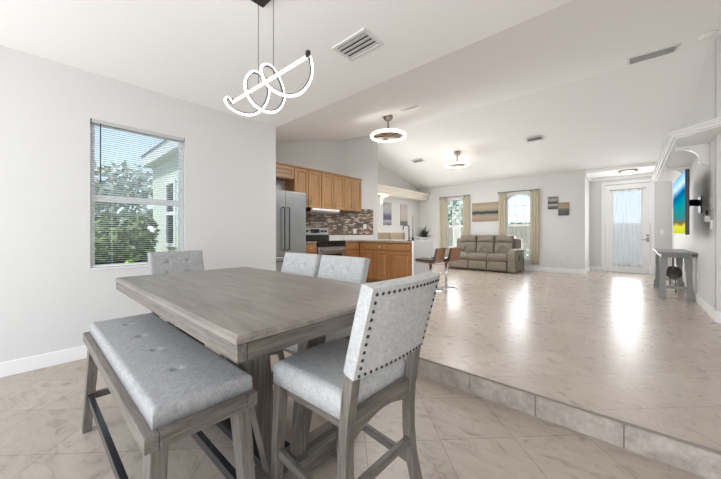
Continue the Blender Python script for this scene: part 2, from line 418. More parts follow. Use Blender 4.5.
# kitchen and nook walls
struct(MB().box(-5.3, -5.15, 2.36, 5.3, 0, 3.75).build('wall_kitchen', 'wall'))
struct(MB().prism([(-5.16, 5.10), (-4.65, 5.65), (-4.6, 5.74), (-5.95, 5.74), (-5.95, 5.10)], UP, 3.8).build('wall_kitchen_corner', 'wall'))
nk = MB()
nk.box(-5.95, -5.8, 5.74, 6.0, 0, 3.8).box(-5.95, -5.8, 7.1, 9.7, 0, 3.8).box(-5.95, -5.8, 6.0, 7.1, 2.3, 3.8)  # hidden opening made up to let light into the nook
struct(nk.build('wall_nook', 'wall'))
# sofa wall with two arched windows
def arch(xa, xb, zs, zt, n=12):
    """points of the arch from right spring to left spring"""
    c = (xa+xb)/2; h = (xb-xa)/2; rise = zt-zs; rad = (h*h + rise*rise)/(2*rise); zc = zt-rad; a0 = math.asin(h/rad)
    return [(c + rad*math.sin(a0 - 2*a0*i/n), zc + rad*math.cos(a0 - 2*a0*i/n)) for i in range(n+1)]
WIN = [(-4.78, -4.08), (-2.81, -2.10)]; SZ0, SZS, SZT = .46, 2.24, 2.41
sw = MB(); ZT = 2.95
cur = -5.95
for xa, xb in WIN:
    sw.box(cur, xa, Y2, Y2+.16, 0, ZT); sw.box(xa, xb, Y2, Y2+.16, 0, SZ0)
    a = arch(xa, xb, SZS, SZT)
    sw.bm.verts.ensure_lookup_table()
    for (p, q) in zip(a, a[1:]):
        sw.prism([(q[0], q[1]), (p[0], p[1]), (p[0], ZT), (q[0], ZT)], Y2, Y2+.16, 'xz')
    cur = xb
sw.box(cur, -.88, Y2, Y2+.16, 0, ZT)
struct(sw.build('wall_back', 'wall'))
struct(MB().box(-1.0, -.88, Y2+.16, 11.05, 0, 2.95).build('wall_hall', 'wall'))
DX0, DX1, DZ = -.54, .39, 2.57
ew = MB().box(-1.0, DX0, 10.9, 11.05, 0, 2.95).box(DX1, 1.2, 10.9, 11.05, 0, 2.95).box(DX0, DX1, 10.9, 11.05, DZ, 2.95)
struct(ew.build('wall_entry', 'wall'))
struct(MB().box(.768, .92, 5.6, 10.9, 0, 3.8).build('wall_right', 'wall'))
struct(MB().prism([(.768, 5.53), (2.3, 3.998), (2.42, 4.1), (.92, 5.65), (.92, 5.62), (.768, 5.62)], 0, 3.8).build('wall_diagonal', 'wall'))
struct(MB().box(2.3, 2.42, -2.2, 4.02, 0, 3.4).build('wall_side', 'wall'))
# ceiling: flat dining part, two slopes, flat entry
c = MB()
c.box(-4.06, 2.42, -2.2, Y1, FLAT, FLAT+.12)
c.prism([(Y1, FLAT), (YR, ZR), (Y2+.16, roof(Y2)-.0), (Y2+.16, ZE+.12), (YR, ZR+.12), (Y1, FLAT+.12)], -6.0, 2.42, 'yz')
c.box(-.88, 1.2, Y2+.002, 11.05, FLAT, FLAT+.12)
struct(c.build('ceiling', 'ceil'))
# baseboards
def bb(name, parts):
    m = MB()
    for p in parts: m.box(*p)
    return struct(m.build(name, 'trim', bevel=.004))
bb('baseboard_left', [(WX, WX+.014, -2.2, Y1, 0, .125)])
bb('baseboard_back', [(-4.6, -.88, Y2-.014, Y2, UP, UP+.13)])
bb('baseboard_entry', [(-.88, DX0-.08, 10.886, 10.9, UP, UP+.13), (DX1+.08, .768, 10.886, 10.9, UP, UP+.13), (-.88, -.866, Y2-.014, 10.886, UP, UP+.13)])
bb('baseboard_right', [(.754, .768, 5.53, 10.886, UP, UP+.13)])
struct(MB().prism([(.758, 5.52), (2.29, 3.988), (2.3, 3.998), (.768, 5.53)], UP, UP+.13).build('baseboard_diagonal', 'trim'))
# crown moulding in the entry
m = MB()
for (x0, x1, y0, y1) in ((-.88, .768, 10.86, 10.9),): m.box(x0, x1, y0, y1, FLAT-.07, FLAT)
m.box(-.88, -.84, Y2, 10.9, FLAT-.07, FLAT)
struct(m.build('trim_3', 'trim', bevel=.01))

# plant ledge on the right wall (crown profile) with scroll brackets
def ledge(name, line_out, line_in, z0, z1, mat):
    """line_out / line_in: plan polylines; crown face stepped on the outer side"""
    m = MB()
    def offs(t): return [(a[0]+(b[0]-a[0])*t, a[1]+(b[1]-a[1])*t) for a, b in zip(line_out, line_in)]
    h_ = z1-z0; steps = [(0.0, z1-.25*h_, z1), (.06, z1-.45*h_, z1-.25*h_), (.11, z1-.8*h_, z1-.45*h_), (.19, z0, z1-.8*h_)]
    for t, a, b in steps:
        o = offs(t)
        for i in range(len(o)-1):
            m.prism([o[i], o[i+1], line_in[i+1], line_in[i]], a, b)
    return struct(m.build(name, mat))
ledge('trim_4', [(.348, 9.68), (.348, 5.43), (1.884, 3.894)], [(.768, 9.68), (.768, 5.53), (2.29, 4.0)], 2.395, 2.477, 'trim')
ledge('trim_5', [(-5.38, 9.68), (-5.38, 5.76)], [(-5.8, 9.68), (-5.8, 5.76)], 2.40, 2.64, 'cream')
def bracket(name, lx, ly, zt, dx, mat, label):
    """scroll corbel under a ledge: profile in the x-z plane, projecting dx from the wall at lx"""
    s = 1 if dx > 0 else -1; L = abs(dx)
    prof = [(0, 0), (L, 0), (L, -.05)]
    for i in range(1, 8):
        a = math.pi/2*i/8; prof.append((L-.02 - (L*.62)*math.sin(a), -.05 - .13*(1-math.cos(a))))
    prof += [(L*.30, -.20), (L*.33, -.235), (L*.25, -.27), (L*.10, -.285), (0, -.33)]
    m = MB().prism([(lx+s*p[0], zt+p[1]) for p in prof], ly-.035, ly+.035, 'xz')
    o = m.build(name, mat, bevel=.006); o['kind'] = 'structure'; return o
bracket('trim_6', .768, 6.0, 2.395, -.30, 'trim', '')
bracket('trim_7', .768, 7.75, 2.395, -.30, 'trim', '')
bracket('trim_8', -5.8, 7.36, 2.40, .34, 'cream', '')

# ------------------------------------------------------------------ windows
# dining window (double hung)
W1 = bpy.data.objects.new('window_1', None); COL.objects.link(W1); struct(W1)
m = MB(); fx0, fx1 = -4.03, -3.975; t = .04
m.box(fx0, fx1, WY0, WY0+t, WZ0, WZ1).box(fx0, fx1, WY1-t, WY1, WZ0, WZ1).box(fx0, fx1, WY0+t, WY1-t, WZ0, WZ0+t).box(fx0, fx1, WY0+t, WY1-t, WZ1-t, WZ1)
m.build('frame', 'trim', W1, bevel=.004)
m = MB(); zm = 1.56
m.box(-4.015, -3.985, WY0+t, WY1-t, zm-.03, zm+.03)
m.build('meeting_rail', 'trim', W1, bevel=.003)
MB().box(-4.006, -4.0, WY0+t, WY1-t, WZ0+t, zm-.03).box(-4.006, -4.0, WY0+t, WY1-t, zm+.03, WZ1-t).build('pane', 'glass', W1)
MB().box(-3.97, WX+.012, WY0-.0, WY1+.0, WZ0-.0, WZ0+.014).build('sill', 'trim', W1, bevel=.003)
# mini blind
B = thing('mini_blind', 'white horizontal mini blind hanging in the dining room window', 'blind', (-3.945, (WY0+WY1)/2, WZ1))
hw = (WY1-WY0)/2 - .012
MB().box(-.02, .028, -hw, hw, -.035, 0).build('headrail', 'blindrail', B, bevel=.003)
m = MB(); z = -.055; k = 0
while z > -(WZ1-WZ0)+.05:
    a = R(8); dx = .0125*math.cos(a); dz = .0125*math.sin(a)
    m.hull8([(-dx, -hw, z-dz), (dx, -hw, z+dz), (dx, hw, z+dz), (-dx, hw, z-dz)], [(-dx, -hw, z-dz+.0012), (dx, -hw, z+dz+.0012), (dx, hw, z+dz+.0012), (-dx, hw, z-dz+.0012)])
    z -= .0215
m.build('slats', 'blind', B)
MB().box(-.012, .012, -hw, hw, -(WZ1-WZ0)+.022, -(WZ1-WZ0)+.036).build('bottom_rail', 'blind', B)
MB().tube([(.028, -hw+.065, -.03), (.03, -hw+.065, -.62)], .005, 6).build('wand', 'steel_dk', B)
for yy in (-.25, .25): MB().tube([(0, yy, -.03), (0, yy, -(WZ1-WZ0)+.03)], .0012, 4).build('ladder_cord', 'blind', B)

# sofa-wall windows
for i, (xa, xb) in enumerate(WIN):
    W = bpy.data.objects.new('window_%d' % (i+2), None); COL.objects.link(W); struct(W)
    m = MB(); t = .045; y0, y1 = Y2+.05, Y2+.11
    m.box(xa, xa+t, y0, y1, SZ0, SZS).box(xb-t, xb, y0, y1, SZ0, SZS).box(xa+t, xb-t, y0, y1, SZ0, SZ0+t)
    ao = arch(xa, xb, SZS, SZT); ai = arch(xa+t, xb-t, SZS, SZT-t)
    for j in range(len(ao)-1): m.prism([ao[j], ai[j], ai[j+1], ao[j+1]], y0, y1, 'xz')
    m.build('frame', 'trim', W)
    m = MB(); zr = 1.46
    m.box(xa+t, xb-t, y0+.005, y1-.005, zr-.035, zr+.035)
    m.build('meeting_rail', 'trim', W, bevel=.003)
    m = MB(); wd = xb-xa
    m.box(xa+t, xb-t, y0+.02, y1-.02, 2.03, 2.05)
    for f in (1/3, 2/3): m.box(xa+wd*f-.009, xa+wd*f+.009, y0+.02, y1-.02, zr+.03, 2.34)
    m.box(xa+t, xb-t, y0+.02, y1-.02, 1.75, 1.768)
    m.build('muntins', 'trim', W)
    m = MB()
    m.prism([(xa+t, SZ0+t), (xb-t, SZ0+t)] + arch(xa+t, xb-t, SZS, SZT-t), y0+.028, y0+.033, 'xz')
    m.build('pane', 'glass', W)
    MB().box(xa, xb, Y2-.015, Y2+.05, SZ0-.0, SZ0+.016).build('sill', 'trim', W)

def curtain(name, xa, xb, y, z0, z1, mat, label, folds, amp=.022, group=None, pinch=0.0, cat='curtain', seed=0):
    rnd = random.Random(seed); m = MB(); nx, nz = folds*8, 14; g = []
    for k in range(nz+1):
        v = k/nz; z = z0+(z1-z0)*v; row = []
        for i in range(nx+1):
            u = i/nx; w_ = 1 - pinch*math.sin(math.pi*v)
            xx = (xa+xb)/2 + (u-.5)*(xb-xa)*w_
            yy = y + amp*math.sin(u*folds*2*math.pi + .5*math.sin(3*v))*(.7+.3*(1-v))
            row.append(m.bm.verts.new((xx, yy, z)))
        g.append(row)
    for a, b_ in zip(g, g[1:]):
        for i in range(nx): m.bm.faces.new((a[i], a[i+1], b_[i+1], b_[i]))
    o = m.build(name, mat, smooth='all')
    s = o.modifiers.new('cloth', 'SOLIDIFY'); s.thickness = .003
    return tag(o, label, cat, group)
def rod(xa, xb, y, z, label, r=.011, mat='steel_dk', name='curtain_rod', finial=.02):
    T = thing(name, label, 'curtain rod', ((xa+xb)/2, y, z)); h = (xb-xa)/2
    MB().tube([(-h, 0, 0), (h, 0, 0)], r, 10).build('pole', mat, T, smooth=True)
    for s in (-1, 1):
        MB().lathe([(0, -finial), (finial*.75, -finial*.7), (finial, 0), (finial*.75, finial*.7), (0, finial)], s*(h+finial*.6), 0, 0, 12).build('finial', mat, T, smooth='all')
        MB().box(s*h*.93-.008, s*h*.93+.008, 0, Y2-y if y < 9.75 else 10.9-y, -.008, .008).build('bracket', mat, T)
    return T
rod(-4.93, -3.93, 9.62, 2.455, 'dark curtain rod above the window left of the landscape painting')
rod(-2.99, -1.94, 9.62, 2.455, 'dark curtain rod above the window right of the landscape painting')
CG = 'cream curtains on the sofa wall'
curtain('curtain', -4.95, -4.70, 9.62, .34, 2.45, 'curtain', 'cream curtain panel nearest the kitchen, left edge of first window', 3, group=CG, seed=1)
curtain('curtain', -4.12, -3.91, 9.62, .34, 2.45, 'curtain', 'cream curtain panel just left of the landscape painting', 3, group=CG, seed=2)
curtain('curtain', -3.00, -2.80, 9.62, .34, 2.45, 'curtain', 'cream curtain panel just right of the landscape painting', 3, group=CG, seed=3)
curtain('curtain', -2.14, -1.92, 9.62, .34, 2.45, 'curtain', 'cream curtain panel right of the sofa, nearest the entry', 3, group=CG, seed=4)

# ------------------------------------------------------------------ entry door
D = bpy.data.objects.new('door_1', None); COL.objects.link(D); struct(D)
m = MB(); cz = .075
m.box(DX0-cz, DX0, 10.88, 10.9, UP, DZ+cz).box(DX1, DX1+cz, 10.88, 10.9, UP, DZ+cz).box(DX0, DX1, 10.88, 10.9, DZ, DZ+cz)
m.build('casing', 'trim', D, bevel=.004)
gx0, gx1, gz0, gz1 = -.36, .21, .38, 2.38
m = MB(); y0, y1 = 10.92, 10.965
m.box(DX0+.01, gx0, y0, y1, UP+.01, DZ-.01).box(gx1, DX1-.01, y0, y1, UP+.01, DZ-.01).box(gx0, gx1, y0, y1, UP+.01, gz0).box(gx0, gx1, y0, y1, gz1, DZ-.01)
leafo = m.build('leaf', 'trim', D, bevel=.003)
MB().box(gx0, gx1, 10.938, 10.946, gz0, gz1).build('pane', 'glass', D)
m = MB().cyl(0, 0, 0, .012, .03, 16); m2 = m.build('deadbolt', 'nickel', D); m2.location = (.335, 10.92, 1.16); m2.rotation_euler = (R(90), 0, 0)
m = MB().box(-.028, .028, -.012, 0, -.06, .06).tube([(0, -.012, 0), (0, -.05, 0), (-.11, -.05, 0)], .009, 8)
h = m.build('handle', 'nickel', D); h.location = (.335, 10.92, 1.05)
rod(-.42, .28, 10.895-.02, 2.415, 'short rod across the top of the glazed entry door', .007, 'nickel', 'sash_rod', .012)
curtain('sheer_curtain', -.385, .235, 10.872, .32, 2.41, 'sheer', 'white sheer curtain over the glazed entry door', 9, .010, None, .07, seed=8)
L = thing('flush_light', 'small flush ceiling light with bronze rim above the entry', 'ceiling light', (-.05, 10.0, FLAT+.012))
MB().lathe([(.0, 0), (.10, 0), (.19, -.02), (.195, -.035), (.16, -.04), (0, -.04)], seg=28).build('rim', 'bronze', L, smooth=True)
MB().lathe([(.12, -.04), (.115, -.07), (.08, -.10), (0, -.115)], seg=24).build('glass_bowl', 'bulb', L, smooth='all')

# ------------------------------------------------------------------ ceiling fittings
C_ = thing('pendant_light', 'spiral white LED pendant hanging over the dining table', 'pendant lamp', (-1.72, 1.02, FLAT))
o0 = Vector((-1.72, 1.02, FLAT))
MB().box(-.155, .155, -.055, .063, -.03, 0).build('canopy', 'black', C_, bevel=.003)
for xx in (-1.825, -1.645): MB().tube([(xx-o0.x, 0, -.03), (xx-o0.x, 0, 2.175-FLAT)], .0022, 6).build('suspension_wire', 'steel_dk', C_)
MB().tube([(-.486, 0, 2.179-FLAT), (.418, 0, 2.165-FLAT)], .0085, 10).build('light_bar', 'led', C_, smooth=True)
HP = [(-2.197, 1.02, 2.179), (-2.205, .99, 2.208), (-2.187, .96, 2.171), (-2.129, .97, 2.103), (-2.042, 1.02, 2.05), (-1.959, 1.07, 2.042), (-1.89, 1.107, 2.096), (-1.863, 1.12, 2.179), (-1.844, 1.09, 2.231), (-1.865, 1.055, 2.284), (-1.901, 1.02, 2.3), (-1.851, .95, 2.213), (-1.809, .92, 2.132), (-1.78, .93, 2.055), (-1.742, .96, 1.999), (-1.694, 1.01, 1.966), (-1.66, 1.06, 1.983), (-1.658, 1.105, 2.061), (-1.695, 1.12, 2.159), (-1.715, 1.095, 2.238), (-1.725, 1.055, 2.283), (-1.741, 1.02, 2.287), (-1.7, .97, 2.23), (-1.615, .93, 2.131), (-1.547, .93, 2.049), (-1.493, .97, 2.003), (-1.443, 1.02, 1.994), (-1.395, 1.055, 2.016), (-1.358, 1.08, 2.077), (-1.328, 1.07, 2.133), (-1.283, 1.02, 2.153)]
def catmull(P, n=6):
    P = [Vector(p) for p in P]; out = []
    for i in range(len(P)-1):
        a = P[max(i-1, 0)]; b = P[i]; c = P[i+1]; d = P[min(i+2, len(P)-1)]
        for k in range(n):
            t = k/n; out.append(.5*((2*b) + (c-a)*t + (2*a-5*b+4*c-d)*t*t + (3*b-a-3*c+d)*t**3))
    return out + [P[-1]]
def smooth_pts(P, it=3):
    for _ in range(it): P = [P[0]] + [(P[i-1]+2*P[i]+P[i+1])/4 for i in range(1, len(P)-1)] + [P[-1]]
    return P
hp = smooth_pts(catmull([Vector(p)-o0 for p in HP]), 1)
MB().tube(hp, .0078, 10).build('spiral_ring', 'led', C_, smooth='all')
# dark housing on the inner side of the ring
ax = Vector((0, .0, 2.15-FLAT))
hin = [p + (Vector((p.x, 0, 2.15-FLAT)) - p).normalized()*.008 for p in hp]
MB().tube(hin, .0070, 8).build('ring_housing', 'steel_dk', C_, smooth='all')
for xx, zz in ((-.486, 2.179), (.418, 2.165)):
    MB().box(xx-.011, xx+.011, -.011, .011, zz-FLAT-.008, zz-FLAT+.03).build('end_fitting', 'black', C_, bevel=.004)

def fan(loc, drop, label):
    T = thing('ceiling_fan_light', label, 'ceiling fan', loc, 0, 'round LED fans on the vaulted ceiling')
    MB().lathe([(0, .02), (.075, .02), (.085, -.035), (.06, -.07), (.02, -.08), (0, -.08)], seg=20).build('canopy', 'nickel', T, smooth=True)
    MB().tube([(0, 0, -.07), (0, 0, -drop+.05)], .014, 10).build('downrod', 'nickel', T, smooth=True)
    MB().lathe([(0, .06), (.05, .055), (.09, .03), (.262, .022), (.262, .0), (.10, .0), (.085, -.012), (.05, -.016), (0, -.016)], 0, 0, -drop, 32).build('housing', 'fanblade', T, smooth=True)
    MB().torus((0, 0, -drop), .284, .019, sz=1.3, seg=48, sub=12).build('light_ring', 'led_warm', T, smooth='all')
    for k in range(5):
        a = 2*math.pi*k/5; q = MB()
        c_, s_ = math.cos(a), math.sin(a)
        pts = [(.09, -.02), (.23, -.045), (.245, .03), (.09, .03)]
        f = lambda p, z: (p[0]*c_-p[1]*s_, p[0]*s_+p[1]*c_, z-drop)
        q.hull8([f(p, -.010 + .006*(i in (2, 3))) for i, p in enumerate(pts)], [f(p, -.007 + .006*(i in (2, 3))) for i, p in enumerate(pts)])
        q.build('blade', 'bronze', T)
    return T
fan((-3.06, 4.10, roof(4.10)), .34, 'round LED ceiling fan nearer the kitchen cabinets')
fan((-3.36, 7.50, roof(7.50)), .33, 'round LED ceiling fan farther away, near the sofa')

def vent(name, cx, cy, wx, wy, label, n, slope=0.0, zz=None, dark='duct'):
    T = thing(name, label, 'vent', (cx, cy, zz if zz else roof(cy)))
    T.rotation_euler = (slope, 0, 0)
    b = .03; m = MB(); h = .012
    m.box(-wx/2, wx/2, -wy/2, -wy/2+b, -h, 0).box(-wx/2, wx/2, wy/2-b, wy/2, -h, 0).box(-wx/2, -wx/2+b, -wy/2+b, wy/2-b, -h, 0).box(wx/2-b, wx/2, -wy/2+b, wy/2-b, -h, 0)
    m.build('frame', 'vent', T, bevel=.002)
    MB().box(-wx/2+b, wx/2-b, -wy/2+b, wy/2-b, -.004, -.001).build('backing', dark, T)
    m = MB(); L_ = wy-2*b
    for k in range(n):
        y = -wy/2+b + L_*(k+.5)/n; d = -L_/n*.455
        m.hull8([(-wx/2+b, y-d, -.006), (wx/2-b, y-d, -.006), (wx/2-b, y+d, -.018), (-wx/2+b, y+d, -.018)], [(-wx/2+b, y-d, -.004), (wx/2-b, y-d, -.004), (wx/2-b, y+d, -.016), (-wx/2+b, y+d, -.016)])
    m.build('slats', 'vent', T)
    return T
s1 = math.atan2(ZR-FLAT, YR-Y1); s2 = math.atan2(ZE-ZR, Y2-YR)
vent('ceiling_vent', -1.70, 1.85, .37, .25, 'white slatted vent in flat ceiling beside the spiral pendant', 4, 0, FLAT)
vent('ceiling_vent', -1.59, 7.55, .34, .20, 'small square vent on far ceiling slope, nearest the entry', 4, s2)
vent('ceiling_vent', -4.57, 7.55, .34, .20, 'small vent on far ceiling slope above the cream ledge', 4, s2)
vent('ceiling_vent', -2.59, 4.02, .26, .12, 'narrow white vent right of the nearer round fan', 3, s1)
vent('return_grille', .21, 5.55, .50, .50, 'large white return air grille high on ceiling near the ridge', 14, s1, dark='vent')
T = MB().lathe([(0, 0), (.07, 0), (.075, -.02), (.06, -.038), (0, -.04)], .66, 5.2, roof(5.2)-.012, 24).build('smoke_detector', 'paper', smooth=True)
tag(T, 'round white smoke detector on ceiling at right edge', 'smoke detector')

# ------------------------------------------------------------------ dining table
T = thing('dining_table', 'large grey counter-height dining table with trestle base', 'table', (-1.665, .84, 0))
hx, hy, zt = .855, .453, .914
m = MB(); m.hull8([(-hx, -hy, zt-.022), (hx, -hy, zt-.022), (hx, hy, zt-.022), (-hx, hy, zt-.022)], [(-hx, -hy, zt-.008), (hx, -hy, zt-.008), (hx, hy, zt-.008), (-hx, hy, zt-.008)])
m2 = [(-hx, -hy), (hx, -hy), (hx, hy), (-hx, hy)]
m.hull8([(a, b, zt-.008) for a, b in m2], [(a-math.copysign(.012, a), b-math.copysign(.012, b), zt) for a, b in m2])
m.build('table_top', 'tabletop', T)
m = MB(); e = .004
for sy in (-1, 1): MB().box(-hx+e, hx-e, *sorted((sy*(hy-e-.03), sy*(hy-e))), zt-.077, zt-.025).build('side_apron', 'gwood_x', T, bevel=.002)
for sx in (-1, 1): MB().box(*sorted((sx*(hx-e-.03), sx*(hx-e))), -hy+e+.032, hy-e-.032, zt-.077, zt-.025).build('end_apron', 'gwood_y', T, bevel=.002)
for y in (-.2, .2): MB().box(-.6, .6, y-.03, y+.03, zt-.10, zt-.024).build('slide_rail', 'darkmetal', T)
for sx in (-1, 1):
    x = sx*.415
    MB().box(x-.075, x+.075, -.40, .36, .028, .10).build('foot_beam', 'gwood_y', T, bevel=.004)
    for y in (-.36, .32): MB().box(x-.085, x+.085, y-.06, y+.06, 0, .028).build('foot_pad', 'gwood_y', T, bevel=.003)
    MB().box(x-.06, x+.06, -.34, .34, zt-.125, zt-.077).build('top_beam', 'gwood_y', T, bevel=.003)
    for sy in (-1, 1):
        MB().leg((x, sy*.075, .10), (x, sy*.19, zt-.125), .062, .055, .085, .14).build('leg', 'gwood', T, bevel=.003)
MB().box(-.34, .34, -.085, .085, .055, .10).build('stretcher', 'darkmetal', T, bevel=.004)

# ------------------------------------------------------------------ bench
Bn = thing('bench', 'long grey tufted bench with linen cushion beside the dining table', 'bench', (-1.766, .407, 0))
bx, by, zf = .712, .180, .60
for sy in (-1, 1): MB().box(-bx, bx, *sorted((sy*by, sy*(by-.04))), zf-.05, zf).build('side_rail', 'gwood_x', Bn, bevel=.003)
for sx in (-1, 1): MB().box(*sorted((sx*bx, sx*(bx-.04))), -by+.041, by-.041, zf-.05, zf).build('end_rail', 'gwood_y', Bn, bevel=.003)
MB().box(-bx+.041, bx-.041, -by+.041, by-.041, zf-.03, zf-.012).build('seat_board', 'gwood_y', Bn)
dm = [(xx, -.007, .018, .015) for xx in (-.454, -.144, .13, .418)]
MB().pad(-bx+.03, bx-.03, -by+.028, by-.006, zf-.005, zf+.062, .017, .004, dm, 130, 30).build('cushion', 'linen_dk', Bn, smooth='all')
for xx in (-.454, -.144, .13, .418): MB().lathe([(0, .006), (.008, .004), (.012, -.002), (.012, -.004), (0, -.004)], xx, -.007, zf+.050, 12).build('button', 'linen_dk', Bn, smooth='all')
for sx in (-1, 1):
    for sy in (-1, 1):
        MB().leg((sx*.70, sy*.165, 0), (sx*.655, sy*.135, zf-.05), .05, .042, .075, .05).build('leg', 'gwood', Bn, bevel=.003)
    MB().bar((sx*.685, -.15, .21), (sx*.685, .15, .21), .03, .035).build('end_stretcher', 'gwood_y', Bn, bevel=.002)
for sy in (-1, 1):
    MB().bar((-.68, sy*.152, .215), (.68, sy*.152, .215), .026, .042).build('long_stretcher', 'darkmetal', Bn, bevel=.002)

# ------------------------------------------------------------------ dining chairs (front faces local -x)
def make_chair(label):
    T = thing('dining_chair', label, 'chair', (0, 0, 0), 0, 'counter-height upholstered dining chairs')
    hw = .218
    # seat, bowed front edge
    def bow(x, y):
        t = (x+.32)/.44
        return (x - .03*(1-(y/hw)**2)*(1-t), y*(1 - .05*t))
    MB().pad(-.290, .118, -hw, hw, .560, .650, .032, .012, (), 22, 26, None, bow).build('seat', 'linen', T, smooth='all')
    # rails under the seat
    m = MB(); m.box(-.262, -.237, -.17, .17, .51, .561)
    m.build('front_rail', 'gwood_y', T, bevel=.002)
    n = 10; top = [(-.19+.38*i/n, .578) for i in range(n+1)]
    bot = [(-.19+.38*i/n, .478+.05*math.sin(math.pi*i/n)) for i in range(n+1)][::-1]
    m = MB()
    for i in range(n):
        m.prism([top[i], top[i+1], bot[n-1-i], bot[n-i]], .119, .146, 'yz')
    m.build('rear_rail', 'gwood_y', T)
    for s in (-1, 1):
        MB().box(-.235, .118, s*.175-.011, s*.175+.011, .51, .561).build('side_rail', 'gwood_x', T, bevel=.002)
        MB().leg((-.305, s*.198, 0), (-.268, s*.192, .561), .038, .038, .046, .046).build('leg', 'gwood', T, bevel=.003)
        path = [(.235, 0), (.200, .07), (.168, .15), (.142, .25), (.132, .35), (.130, .45), (.136, .54), (.150, .64), (.165, .735)]
        m = MB()
        for (a, za), (b, zb) in zip(path, path[1:]):
            da = .0195; m.prism([(a-da, za), (a+da, za), (b+da, zb), (b-da, zb)], s*.196-.02, s*.196+.02, 'xz')
        bmesh.ops.remove_doubles(m.bm, verts=m.bm.verts, dist=1e-5)
        m.build('leg', 'gwood', T)
        MB().bar((-.285, s*.195, .255), (.145, s*.196, .215), .022, .036).build('side_stretcher', 'gwood_x', T, bevel=.002)
    MB().bar((.138, -.18, .305), (.138, .18, .305), .022, .036).build('rear_stretcher', 'gwood_y', T, bevel=.002)
    # raked back panel: pad axes u -> y, v -> up the rake, w -> toward the front
    base = Vector((.178, 0, .728)); upv = Vector((.085, 0, .31)); H_ = upv.length; upv.normalize()
    fr = Vector((-upv.z, 0, upv.x))
    Mx = Matrix(((0, upv.x, fr.x, base.x), (1, upv.y, fr.y, base.y), (0, upv.z, fr.z, base.z), (0, 0, 0, 1)))
    hb = .219
    dm = [(a, b, .016, .016) for a in (-.08, .08) for b in (.12, .22)]
    bk = MB(); bk.pad(-hb, hb, 0, H_, -.028, .034, .022, .010, dm, 34, 26, Mx)
    for v in bk.bm.verts: v.co.x -= .018*(v.co.y/hb)**2
    back = bk.build('backrest', 'linen', T, smooth=True)
    def onback(u, v, w):
        p = Mx @ Vector((u, v, w)); p.x -= .018*(u/hb)**2; return p
    for a, b in [(x_[0], x_[1]) for x_ in dm]:
        p = onback(a, b, .030); MB().torus(p, .004, .004, 'x', 10, 6).build('button', 'linen', back, smooth='all')
    m = MB(); inn = .02; pts = []
    nn = 15
    for i in range(nn+1): pts += [(-hb+inn+(2*hb-2*inn)*i/nn, H_-inn), (-hb+inn+(2*hb-2*inn)*i/nn, .012)]
    for i in range(1, 10): pts += [(-hb+inn, .012+(H_-inn-.012)*i/10), (hb-inn, .012+(H_-inn-.012)*i/10)]
    for u, v in pts:
        c0 = onback(u, v, -.0285)
        prof = [(.0062, 0), (.0055, .003), (.003, .005), (0, .0055)]
        rings = []
        for r_, hh in prof[:-1]:
            rings.append([m.bm.verts.new(c0 - fr*hh + (Vector((0, 1, 0))*math.cos(k*math.pi/4) + upv*math.sin(k*math.pi/4))*r_) for k in range(8)])
        tip = m.bm.verts.new(c0 - fr*.0055)
        for A, B_ in zip(rings, rings[1:]):
            for k in range(8): m.bm.faces.new((A[k], A[(k+1) % 8], B_[(k+1) % 8], B_[k]))
        for k in range(8): m.bm.faces.new((rings[-1][k], rings[-1][(k+1) % 8], tip))
    m.build('nailhead_trim', 'nail', back, smooth='all')
    return T
ch = make_chair('grey linen dining chair nearest the camera, showing its nailhead-trimmed back')
ch.location = (-.858, .928, 0)
dup(ch, (-1.525, 1.275, 0), R(90), 'right one of two linen chairs on the far side of the table')
dup(ch, (-2.005, 1.275, 0), R(90), 'left one of two linen chairs on the far side of the table')
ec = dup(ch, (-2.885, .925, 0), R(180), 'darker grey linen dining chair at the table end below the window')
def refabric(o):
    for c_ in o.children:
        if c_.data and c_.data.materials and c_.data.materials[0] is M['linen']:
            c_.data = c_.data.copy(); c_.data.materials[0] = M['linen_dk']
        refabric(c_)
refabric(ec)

# ------------------------------------------------------------------ kitchen
def shaker(m, x0, x1, z0, z1, y0, fr=.055, th=.02, flat=False):
    """door front facing -y: frame, recess and raised field"""
    if flat:
        m.box(x0, x1, y0-th, y0, z0, z1); m.box(x0+.02, x1-.02, y0-th-.004, y0-th, z0+.02, z1-.02); return m
    m.box(x0, x0+fr, y0-th, y0, z0, z1).box(x1-fr, x1, y0-th, y0, z0, z1).box(x0+fr, x1-fr, y0-th, y0, z0, z0+fr).box(x0+fr, x1-fr, y0-th, y0, z1-fr, z1)
    m.box(x0+fr, x1-fr, y0-th*.4, y0, z0+fr, z1-fr)
    m.hull8([(x0+fr+.012, y0-th*.4, z0+fr+.012), (x1-fr-.012, y0-th*.4, z0+fr+.012), (x1-fr-.012, y0-th*.4, z1-fr-.012), (x0+fr+.012, y0-th*.4, z1-fr-.012)],
            [(x0+fr+.035, y0-th*.85, z0+fr+.035), (x1-fr-.035, y0-th*.85, z0+fr+.035), (x1-fr-.035, y0-th*.85, z1-fr-.035), (x0+fr+.035, y0-th*.85, z1-fr-.035)])
    return m
FX = -4.85
def upper(y0, y1, z0, z1, label, doors, body=None, depth=.297, pull='v'):
    T = thing('upper_cabinet', label, 'cabinet', (FX, y0, z0), R(90), 'honey oak upper cabinets'); w_ = y1-y0; h = z1-z0
    m = MB()
    if body: m.prism(body, 0, h)
    else: m.box(.002, w_-.002, .0, depth, 0, h)
    m.box(0, w_, -.03, .02, h, h+.03)
    m.build('body', 'oak', T)
    for k in range(doors):
        a = w_*k/doors+.006; b_ = w_*(k+1)/doors-.006
        d = shaker(MB(), a, b_, .012, h-.012, -.001).build('door', 'oak', T, bevel=.002)
        if pull:
            xx = b_-.03 if k % 2 == 0 and doors > 1 else a+.03
            MB().tube([(xx, -.021, .05), (xx, -.05, .06), (xx, -.05, .15), (xx, -.021, .16)], .0055, 6).build('handle', 'nickel', d)
    return T
